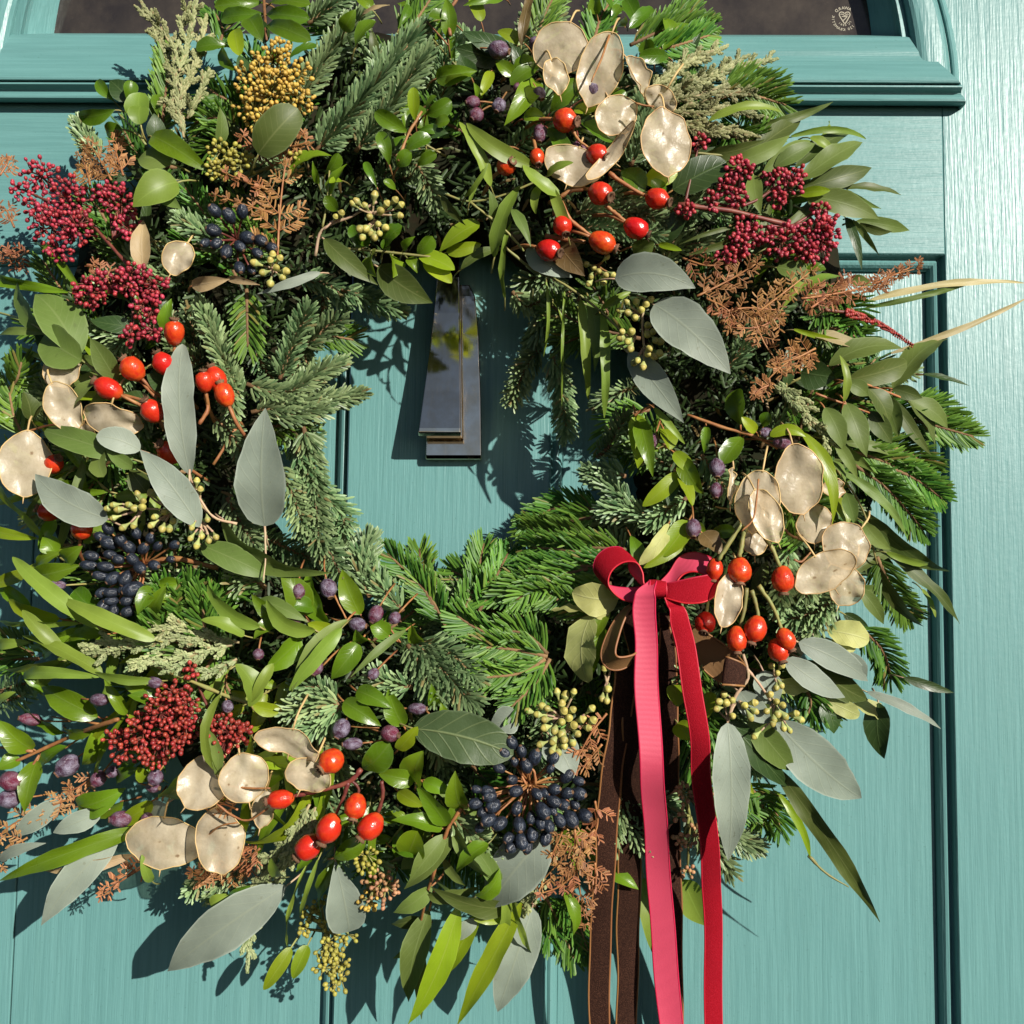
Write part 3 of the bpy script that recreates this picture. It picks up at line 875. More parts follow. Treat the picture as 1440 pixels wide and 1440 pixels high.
def do_cluster(sp, x, y, r, n, z, mat, hub, stalk=True):
    """a head of small round buds on thin stalks: r px"""
    d = env(x, y)+z; q = psz(d)
    c = np.array(W(x, y, d)); N = nrm(np.array(CAMP)-c)
    R = r*q
    base = c-N*R*.75
    if hub is not None:
        tube(sp.mb, [hub, (np.array(hub)+base)/2-N*.002, base], .0011, .0008, sides=5, n=5)
    br = 3.15*psz(80)
    k = 0; pts = []
    tries = 0
    while len(pts) < n and tries < n*40:
        tries += 1
        u = rng.normal(size=3); u /= np.linalg.norm(u)
        h = u@N
        if h < -.25: continue
        rad = R*(rng.random()**.33)*(1.0 if h < .3 else .92)
        p = c+(u-N*h)*rad+N*h*rad*.75
        if all(np.sum((p-o)**2) > (br*1.55)**2 for o in pts): pts.append(p)
    mb = MB(); subs = []
    for g in range(max(3, n//7)):
        u = rng.normal(size=3); u /= np.linalg.norm(u)
        if u@N < 0: u = -u
        subs.append(base+(c+u*R*.5-base)*.75)
        tube(sp.mb, [base, (base+subs[-1])/2+rng.normal(0, .0006, 3), subs[-1]], .0007, .0005, sides=4, n=4)
    for p in pts:
        s = min(subs, key=lambda o: np.sum((o-p)**2))
        dr = nrm(p-s+N*.002)
        tube(sp.mb, [s, (s+p)/2+rng.normal(0, .0003, 3), p-dr*br*.8], .00038, .00034, sides=4, n=3)
        b = br*rng.uniform(.82, 1.15)
        Rm = np.array(aim(dr).to_matrix())
        mb.add(p+(SPHV*b)@Rm.T, SPHF, 0, None, np.full(len(SPHV), rng.random()))
    sp.sp.append((mat, mb))

def do_fern(sp, pts3, wl, den=1.0):
    """dry bracken frond; wl = longest pinna in metres"""
    P = catmull(pts3, 24)
    tube(sp.mb, list(P[::3]), .0008, .0004, sides=5, n=16)
    T = nrm(np.gradient(P, axis=0)); L = np.linalg.norm(np.diff(P, axis=0), axis=1).sum()
    npn = max(4, int(L/.0068*den))
    for i in range(npn):
        t = (i+.6)/npn; k = t*(len(P)-1); j = min(int(k), len(P)-2)
        p = P[j]+(P[j+1]-P[j])*(k-j); tg = T[j]
        V0 = nrm(np.array(CAMP)-p); N = nrm(V0-tg*(V0@tg)); S = np.cross(tg, N)
        for sd in (-1, 1):
            if rng.random() < .12: continue
            l = wl*(1-t*.72)*rng.uniform(.55, 1.05)
            a = rng.normal(.95, .12); o = rng.normal(.05, .2)
            d0 = nrm(tg*math.cos(a)+(S*sd*math.cos(o)+N*math.sin(o))*math.sin(a))
            cl = rng.normal(.3, .25); up = rng.normal(.15, .25)
            Q = [p, p+d0*l*.5+N*l*.08*up, p+d0*l*.95+tg*l*.35*cl+N*l*.4*up]
            Qp = catmull(Q, 8)
            tube(sp.mb, Q, .00038, .0002, sides=4, n=5)
            n = max(6, int(l/.00085))
            sp.need.append(('fern', 'fronds', needle_arrays(Qp, n, .0056*min(1, .5+l/.03), .00095, 1.05, .25*rng.normal(.4, .6), 'rank', .35, .3, .04, .15)))

def needle_sprig(sp, pts3, kind, k=1.0, len_k=1.0):
    P = catmull(pts3, 16); L = np.linalg.norm(np.diff(P, axis=0), axis=1).sum()
    if sp.mb is None: sp.new()
    if kind == 'noble':
        tube(sp.mb, list(P[::3])+[P[-1]], .0016, .0008, sides=6, n=10)
        sp.need.append(('noble', 'needles', needle_arrays(P, int(L/.001*2.5*k), .0112*len_k, .00165, 1.05, .35, 'all', .45, .35, .03, .16)))
    elif kind == 'nord':
        tube(sp.mb, list(P[::3])+[P[-1]], .0014, .0007, sides=6, n=10)
        sp.need.append(('nord', 'needles', needle_arrays(P, int(L/.001*2.0*k), .0170*len_k, .00150, .86, .22, 'flat', .35, .3, .03, .18)))
    else:
        tube(sp.mb, list(P[::3])+[P[-1]], .0009, .0005, sides=5, n=10)
        sp.need.append((kind, 'scale_leaves', needle_arrays(P, int(L/.001*3.6*k), .0044*len_k, .00130, .62, .15, 'round', .4, .35, .02, .3)))
        m = max(2, int(L/.008))
        for i in range(m):            # short side twigs
            j = int((i+.5)/m*13)+1; p = P[j]; tg = nrm(P[j+1]-P[j-1]); V0 = nrm(np.array(CAMP)-p); S = nrm(np.cross(tg, V0))
            sd = 1 if i % 2 else -1; a_ = rng.uniform(.45, .8); l = rng.uniform(.004, .009)
            d = tg*math.cos(a_)+S*sd*math.sin(a_)+V0*rng.normal(.1, .25)
            Q = catmull([p, p+d*l*.5, p+d*l+tg*l*.2], 6)
            tube(sp.mb, [Q[0], Q[3], Q[5]], .0005, .0003, sides=4, n=4)
            sp.need.append((kind, 'scale_leaves', needle_arrays(Q, int(l/.001*4*k), .0036*len_k, .0012, .6, .15, 'round', .4, .35, .02, .3)))

def parse(txt):
    cur = None; ox = oy = 0.0; s = 1.0; out = []
    for ln in txt.strip().splitlines():
        ln = ln.split('#')[0].strip()
        if not ln: continue
        lab = None
        if '|' in ln: ln, lab = [a.strip() for a in ln.split('|')]
        tk = ln.split(); op = tk[0]
        opt = {}; num = []; wd = []
        for a in tk[1:]:
            if '=' in a:
                k, v = a.split('=')
                try: opt[k] = float(v)
                except ValueError: opt[k] = v
            else:
                try: num.append(float(a))
                except ValueError: wd.append(a)
        if op == 'C':
            ox, oy, s = num[0], num[1], num[2]; continue
        X = lambda v: ox+v*s
        Y = lambda v: oy+v*s
        if op == 'S':
            if cur: out.append(cur)
            cur = Sprig(wd[0], wd[1] if len(wd) > 1 else None, num[0] if num else 0, opt.get('stem', 'stem_g'), lab)
            continue
        if op in 'nf':
            if cur.leaves or cur.inst or cur.need: out.append(cur); cur = Sprig(cur.name, cur.kind, cur.z, cur.stem, None)
            cur.label = None; cur.new()
        if op == 'l':
            x0, y0, x1, y1, w = X(num[0]), Y(num[1]), X(num[2]), Y(num[3]), num[4]*s
            kd = opt.get('k', cur.kind)
            z = ZDEF[kd]+cur.z+opt.get('z', 0)
            mxx, myy = (x0+x1)/2, (y0+y1)/2
            em = env(mxx, myy)
            d0 = .5*env(x0, y0)+.5*em+z-3
            d1 = .45*env(x1, y1)+.55*em+z+rnd.uniform(-4, 9)
            if 'd' in opt: d0 = d1 = opt['d']
            d1 += opt.get('dt', 0)
            B, T = W(x0, y0, d0), W(x1, y1, d1)
            bend = opt.get('b', rnd.gauss(0, .03)*math.hypot(x1-x0, y1-y0)/s)*s*psz(d0)
            mb = leaf_mesh(B, T, w*psz((d0+d1)/2), kd, bend, opt.get('r'), opt.get('bow'), opt.get('fold'), opt.get('p'))
            cur.leaves.append((mb, kd))
            ax = (T-B).normalized()
            petiole(mb, B, ax, .0007 if w > 20 else .0005, opt.get('pl', 8+.25*w)*.0005)
        elif op == 't':
            pts = [(X(num[i]), Y(num[i+1])) for i in range(0, len(num)-1, 2)]
            z = cur.z+opt.get('z', 8)
            P3 = [np.array(W(x, y, env(x, y)+z)) for x, y in pts]
            w = opt.get('w', 10)*s*psz(80)*.5
            tube(cur.new(), P3, w, w*opt.get('e', .8), wob=w*.08, sides=7)
        elif op == 'h':
            x, y = X(num[0]), Y(num[1]); rx, ry = num[2]*s, num[3]*s; cx_, cy_ = X(num[4]), Y(num[5])
            d = env(x, y)+18+cur.z+opt.get('z', 0); q = psz(d)
            p = W(x, y, d)
            dv = Vector(((cx_-x), 0, -(cy_-y))); L2 = dv.length
            # share of the calyx axis that points at the viewer
            fr = max(0.0, 1-(L2/max(rx, ry))**2)**.5*.8
            v = (dv.normalized()*max(.15, (1-fr*fr)**.5) + (CAMP-p).normalized()*fr).normalized() if L2 > .5 else (CAMP-p).normalized()
            cur.inst.append(('rose_hip', rnd.choice(HIPS), p, aim(v), (min(rx, ry)*q, min(rx, ry)*q, max(rx, ry)*q)))
            e = p-v*max(rx, ry)*q
            if not opt.get('ns'):
                tube(cur.new('stalk'), [e+v*.001, e-v*.010+Vector((0, .003, 0)), e-v*.02+Vector((0, .016, 0))], .0011, .0012, sides=6, n=7)
        elif op == 'm' or op == 'v':
            x, y = X(num[0]), Y(num[1]); rx = num[2]*s if len(num) > 2 else 28*s; ry = num[3]*s if len(num) > 3 else rx*(1.0 if op == 'm' else 1.25)
            if op == 'v': rx *= .92; ry *= .95
            an = math.radians(num[4]) if len(num) > 4 else math.radians(rnd.uniform(40, 140))
            d = env(x, y)+(13 if op == 'm' else 12)+cur.z+opt.get('z', 0)+rnd.uniform(-2, 2); q = psz(d); p = W(x, y, d)
            if len(num) <= 4 and rx > ry*1.1: an = math.radians(rnd.choice((10, 175)))
            v = (Vector((math.cos(an), 0, -math.sin(an)))*.9+(CAMP-p).normalized()*rnd.uniform(.1, .5)).normalized()
            if op == 'v' and len(num) <= 4:
                u = p-Vector(cur.hub); u.y = 0
                v = (u.normalized()*.9+(CAMP-p).normalized()*rnd.uniform(.25, .75)+Vector((rnd.gauss(0, .2), 0, rnd.gauss(0, .2)))).normalized()
            r_, l_ = min(rx, ry), max(rx, ry)
            kk = rnd.uniform(.8, 1.12) if op == 'v' else rnd.uniform(.92, 1.06); r_ *= kk*rnd.uniform(.9, 1.0); l_ *= kk
            cur.inst.append(('berry', rnd.choice(PLUMS if op == 'm' else NAVYS), p, aim(v), (r_*q, r_*q, l_*q)))
            e = p-v*l_*q
            if cur.hub is not None:
                hb = cur.hub
                tube(cur.hubmb, [e+v*.001, (e+Vector(hb))/2+Vector((0, .002, 0)), Vector(hb)+Vector((0, .004, 0))], .00055, .0008, sides=5, n=5)
            else:
                tube(cur.new('stalk'), [e+v*.0008, e-v*.008+Vector((0, .003, 0)), e-v*.015+Vector((0, .012, 0))], .00055, .0006, sides=5, n=5)
        elif op == 'hub':
            x, y = X(num[0]), Y(num[1])
            cur.hub = np.array(W(x, y, env(x, y)+cur.z+opt.get('z', 2))); cur.hubmb = cur.new('stalks')
        elif op == 'nohub':
            cur.hub = None
        elif op == 'o':
            x, y = X(num[0]), Y(num[1])
            do_pod(cur, x, y, num[2]*s, num[3]*s, num[4] if len(num) > 4 else 0, 20+cur.z+opt.get('z', 0)+rnd.uniform(-1, 1), opt.get('cup', rnd.uniform(-.25, .25)), opt.get('tx', rnd.gauss(0, 6)), opt.get('ty', rnd.gauss(3, 6)))
        elif op == 'u':
            pts = [(X(num[i]), Y(num[i+1])) for i in range(0, len(num)-1, 2)]
            mx_, my_ = sum(p[0] for p in pts)/len(pts), sum(p[1] for p in pts)/len(pts)
            hx, hy = (X(float(opt['hx'])), Y(float(opt['hy']))) if 'hx' in opt else (mx_, my_)
            r = opt.get('r', 15)*s
            dz = 16+cur.z+opt.get('z', 0)
            hb = Vector(W(hx, hy, env(hx, hy)+dz-7)); cur.new('stalks')
            for (x, y) in pts:
                d = env(x, y)+dz+rnd.uniform(-3, 2); p = W(x, y, d); q = psz(d)
                v = ((p-hb).normalized()+Vector((rnd.gauss(0, .15), rnd.uniform(-.25, .05), rnd.gauss(0, .15)))).normalized()
                b = r*q*rnd.uniform(.86, 1.1)
                cur.inst.append(('bud', BUD, p, aim(v), (b, b, b*1.25)))
                e = p-v*b*2.3
                tube(cur.mb, [e, (e+hb)/2+Vector((0, .001, 0)), hb], .0006, .0009, sides=5, n=5)
        elif op == 'k':
            hb = cur.hub; cur.mb = cur.hubmb
            n = int(num[3]) if len(num) > 3 else int((num[2]*s)**2/17)
            do_cluster(cur, X(num[0]), Y(num[1]), num[2]*s, n, 12+cur.z+opt.get('z', 0), opt.get('k', cur.kind), hb)
        elif op == 'f':
            pts = [(X(num[i]), Y(num[i+1])) for i in range(0, len(num)-1, 2)]
            z = 9+cur.z+opt.get('z', 0)
            P3 = [np.array(W(x, y, env(x, y)+z+rnd.uniform(-2, 4))) for x, y in pts]
            do_fern(cur, P3, opt.get('w', 90)*s*psz(80), opt.get('n', 1.0))
        elif op == 'n':
            pts = [(X(num[i]), Y(num[i+1])) for i in range(0, len(num)-1, 2)]
            z = cur.z+opt.get('z', 0)
            k = len(pts)
            P3 = [np.array(W(x, y, env(x, y)+z+opt.get('dt', 4)*i/(k-1))) for i, (x, y) in enumerate(pts)]
            if k == 2:
                mid = (P3[0]+P3[1])/2+np.array((0, -.004, 0))+rng.normal(0, .002, 3); P3 = [P3[0], mid, P3[1]]
            needle_sprig(cur, P3, opt.get('k', cur.kind), opt.get('q', 1.0), opt.get('w', 1.0))
    if cur: out.append(cur)
    for c in out: c.finish()
    return out

# ------------------------------------------------------------------ wreath base ring under the sprigs
mb = MB(); V = []; f = []; NA, NB = 160, 20
for i in range(NA):
    a = 2*math.pi*i/NA
    for j in range(NB):
        b = 2*math.pi*j/NB
        rr = 425+150*math.cos(b)*(1+.10*math.sin(a*9+b*2)+.07*math.sin(a*23+b*5))
        hh = 32+26*math.sin(b)*(1+.15*math.sin(a*13+b*3)+.1*math.sin(a*31-b*4))
        V.append(W(CX+rr*math.cos(a), CY+rr*math.sin(a)*1.0, hh))
for i in range(NA):
    for j in range(NB):
        f.append((i*NB+j, ((i+1) % NA)*NB+j, ((i+1) % NA)*NB+(j+1) % NB, i*NB+(j+1) % NB))
mb.add(V, f)
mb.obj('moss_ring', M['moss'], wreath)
# short dark needles and moss that cover the ring
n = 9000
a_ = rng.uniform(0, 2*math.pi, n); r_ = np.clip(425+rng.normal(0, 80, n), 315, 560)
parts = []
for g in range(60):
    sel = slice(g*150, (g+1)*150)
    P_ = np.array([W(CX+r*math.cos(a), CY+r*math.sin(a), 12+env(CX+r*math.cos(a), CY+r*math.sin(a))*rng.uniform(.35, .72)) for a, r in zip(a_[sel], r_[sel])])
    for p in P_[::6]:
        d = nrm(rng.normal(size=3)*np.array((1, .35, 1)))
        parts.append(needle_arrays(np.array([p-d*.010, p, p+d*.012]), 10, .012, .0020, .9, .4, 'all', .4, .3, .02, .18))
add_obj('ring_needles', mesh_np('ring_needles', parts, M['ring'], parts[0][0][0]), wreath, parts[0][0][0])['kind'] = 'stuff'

# ------------------------------------------------------------------ fir filling, sprigs laid round the ring
def fir_fill(count, rlo, rhi, zlo, zhi, kinds, inward):
    for i in range(count):
        a = 2*math.pi*(i+rng.uniform(-.4, .4))/count
        r = rng.uniform(rlo, rhi)
        x, y = CX+r*math.cos(a), CY+r*math.sin(a)
        base = a+(math.pi if inward else 0)
        ang = base+rng.choice((-1, 1))*rng.uniform(.15, 1.15)
        L = rng.uniform(110, 170)
        x1, y1 = x+L*math.cos(ang), y+L*math.sin(ang)
        r1 = math.hypot(x1-650, y1-600); r2 = math.hypot(x1-CX, y1-CY)
        if r1 < 205 or r2 > 640:
            k_ = .55; x1, y1 = x+L*k_*math.cos(ang), y+L*k_*math.sin(ang)
        if inward and 560 < .5*(x+x1) < 715 and y < CY: continue
        sp = Sprig('fir_sprig', None, 0, 'bark', None)
        kd = kinds[int(rng.integers(len(kinds)))]
        dz = rng.uniform(zlo, zhi)
        p = [np.array(W(x, y, max(8, env(x, y)*dz-8))), None, np.array(W(x1, y1, max(12, env(x1, y1)*dz)))]
        p[1] = (p[0]+p[2])/2+np.array((0, -.006, 0))+rng.normal(0, .004, 3)
        needle_sprig(sp, p, kd, .8)
        if rng.random() < .75:
            for sd in (-1, 1):
                if rng.random() < .25: continue
                b0 = p[0]+(p[2]-p[0])*rng.uniform(.25, .5)
                d = p[2]-p[0]; t = sd*rng.uniform(.6, .95)
                dd = np.array((d[0]*math.cos(t)-d[2]*math.sin(t), d[1], d[0]*math.sin(t)+d[2]*math.cos(t)))*rng.uniform(.4, .55)
                needle_sprig(sp, [b0, b0+dd*.5+np.array((0, -.003, 0)), b0+dd], kd, .8)
        sp.finish()
fir_fill(34, 250, 330, .62, .95, ['noble', 'noble', 'nord'], True)
fir_fill(46, 350, 470, .62, .92, ['noble', 'noble', 'nord'], False)
fir_fill(48, 460, 560, .55, .92, ['noble', 'nord', 'nord'], False)

def leaf_fill(count):
    for i in range(count):
        a = 2*math.pi*(i+rng.uniform(-.4, .4))/count
        r = rng.uniform(390, 560)
        x, y = CX+r*math.cos(a), CY+r*math.sin(a)
        low = math.sin(a) > -.1 and math.cos(a) < .5
        kinds = ['myr', 'myr', 'box', 'yel', 'nar'] if low else ['box', 'drk', 'drk', 'oli', 'box']
        sp = Sprig('leafy_sprig', None, 0, 'stem_g', None)
        th = a+rng.uniform(-1.2, 1.2); L = rng.uniform(70, 110)
        x1, y1 = x+L*math.cos(th), y+L*math.sin(th)
        z = rng.uniform(-22, -4)
        tube(sp.new(), [np.array(W(x, y, env(x, y)+z-8)), np.array(W((x+x1)/2, (y+y1)/2, env(x, y)+z)), np.array(W(x1, y1, env(x1, y1)+z))], .0009, .0006, sides=5)
        kd = kinds[int(rng.integers(len(kinds)))]
        for k in range(5):
            t = (k+1)/5; sd = (-1, 1, -1, 1, 0)[k]
            bx, by = x+(x1-x)*t, y+(y1-y)*t
            an = th+sd*rng.uniform(.6, 1.1); l = rng.uniform(34, 58)
            B, T = W(bx, by, env(bx, by)+z), W(bx+l*math.cos(an), by+l*math.sin(an), env(bx, by)+z+rng.uniform(-6, 8))
            mbl = leaf_mesh(B, T, l*rng.uniform(.28, .4)*psz(80), kd)
            petiole(mbl, B, (T-B).normalized(), .0006, .006, .004)
            sp.leaves.append((mbl, kd))
        sp.finish()
leaf_fill(34)

def blade_fill(count, a0, a1, kinds, lo, hi, rlo, rhi):
    for i in range(count):
        a = math.radians(a0+(a1-a0)*(i+rng.random())/count)
        r = rng.uniform(rlo, rhi); x, y = CX+r*math.cos(a), CY+r*math.sin(a)
        sp = Sprig('narrow_leaf_spray', None, 0, 'stem_g', None)
        th = a+rng.uniform(-.9, .9)
        x1, y1 = x+60*math.cos(th), y+60*math.sin(th); z = rng.uniform(-10, 8)
        tube(sp.new(), [np.array(W(x, y, env(x, y)+z-6)), np.array(W(x1, y1, env(x1, y1)+z))], .0008, .0005, sides=5)
        kd = kinds[int(rng.integers(len(kinds)))]
        for k in range(3):
            t = (k+.6)/3; bx, by = x+(x1-x)*t, y+(y1-y)*t; l = rng.uniform(lo, hi); an = th+(-1, 1, 0)[k]*rng.uniform(.25, .7)
            tx, ty = bx+l*math.cos(an), by+l*math.sin(an)
            B, T = W(bx, by, env(bx, by)+z), W(tx, ty, env(tx, ty)+z+rng.uniform(-4, 10))
            m_ = leaf_mesh(B, T, rng.uniform(9, 18)*psz(80), kd, rng.normal(0, .09)*l*psz(80), None, None, None, 'lan')
            petiole(m_, B, (T-B).normalized(), .0005, .006, .004); sp.leaves.append((m_, kd))
        sp.finish()
blade_fill(18, 85, 205, ['nar', 'yel', 'yel', 'eug', 'myr'], 90, 170, 440, 570)
blade_fill(6, -40, 45, ['oli', 'eug', 'nar'], 80, 140, 450, 540)

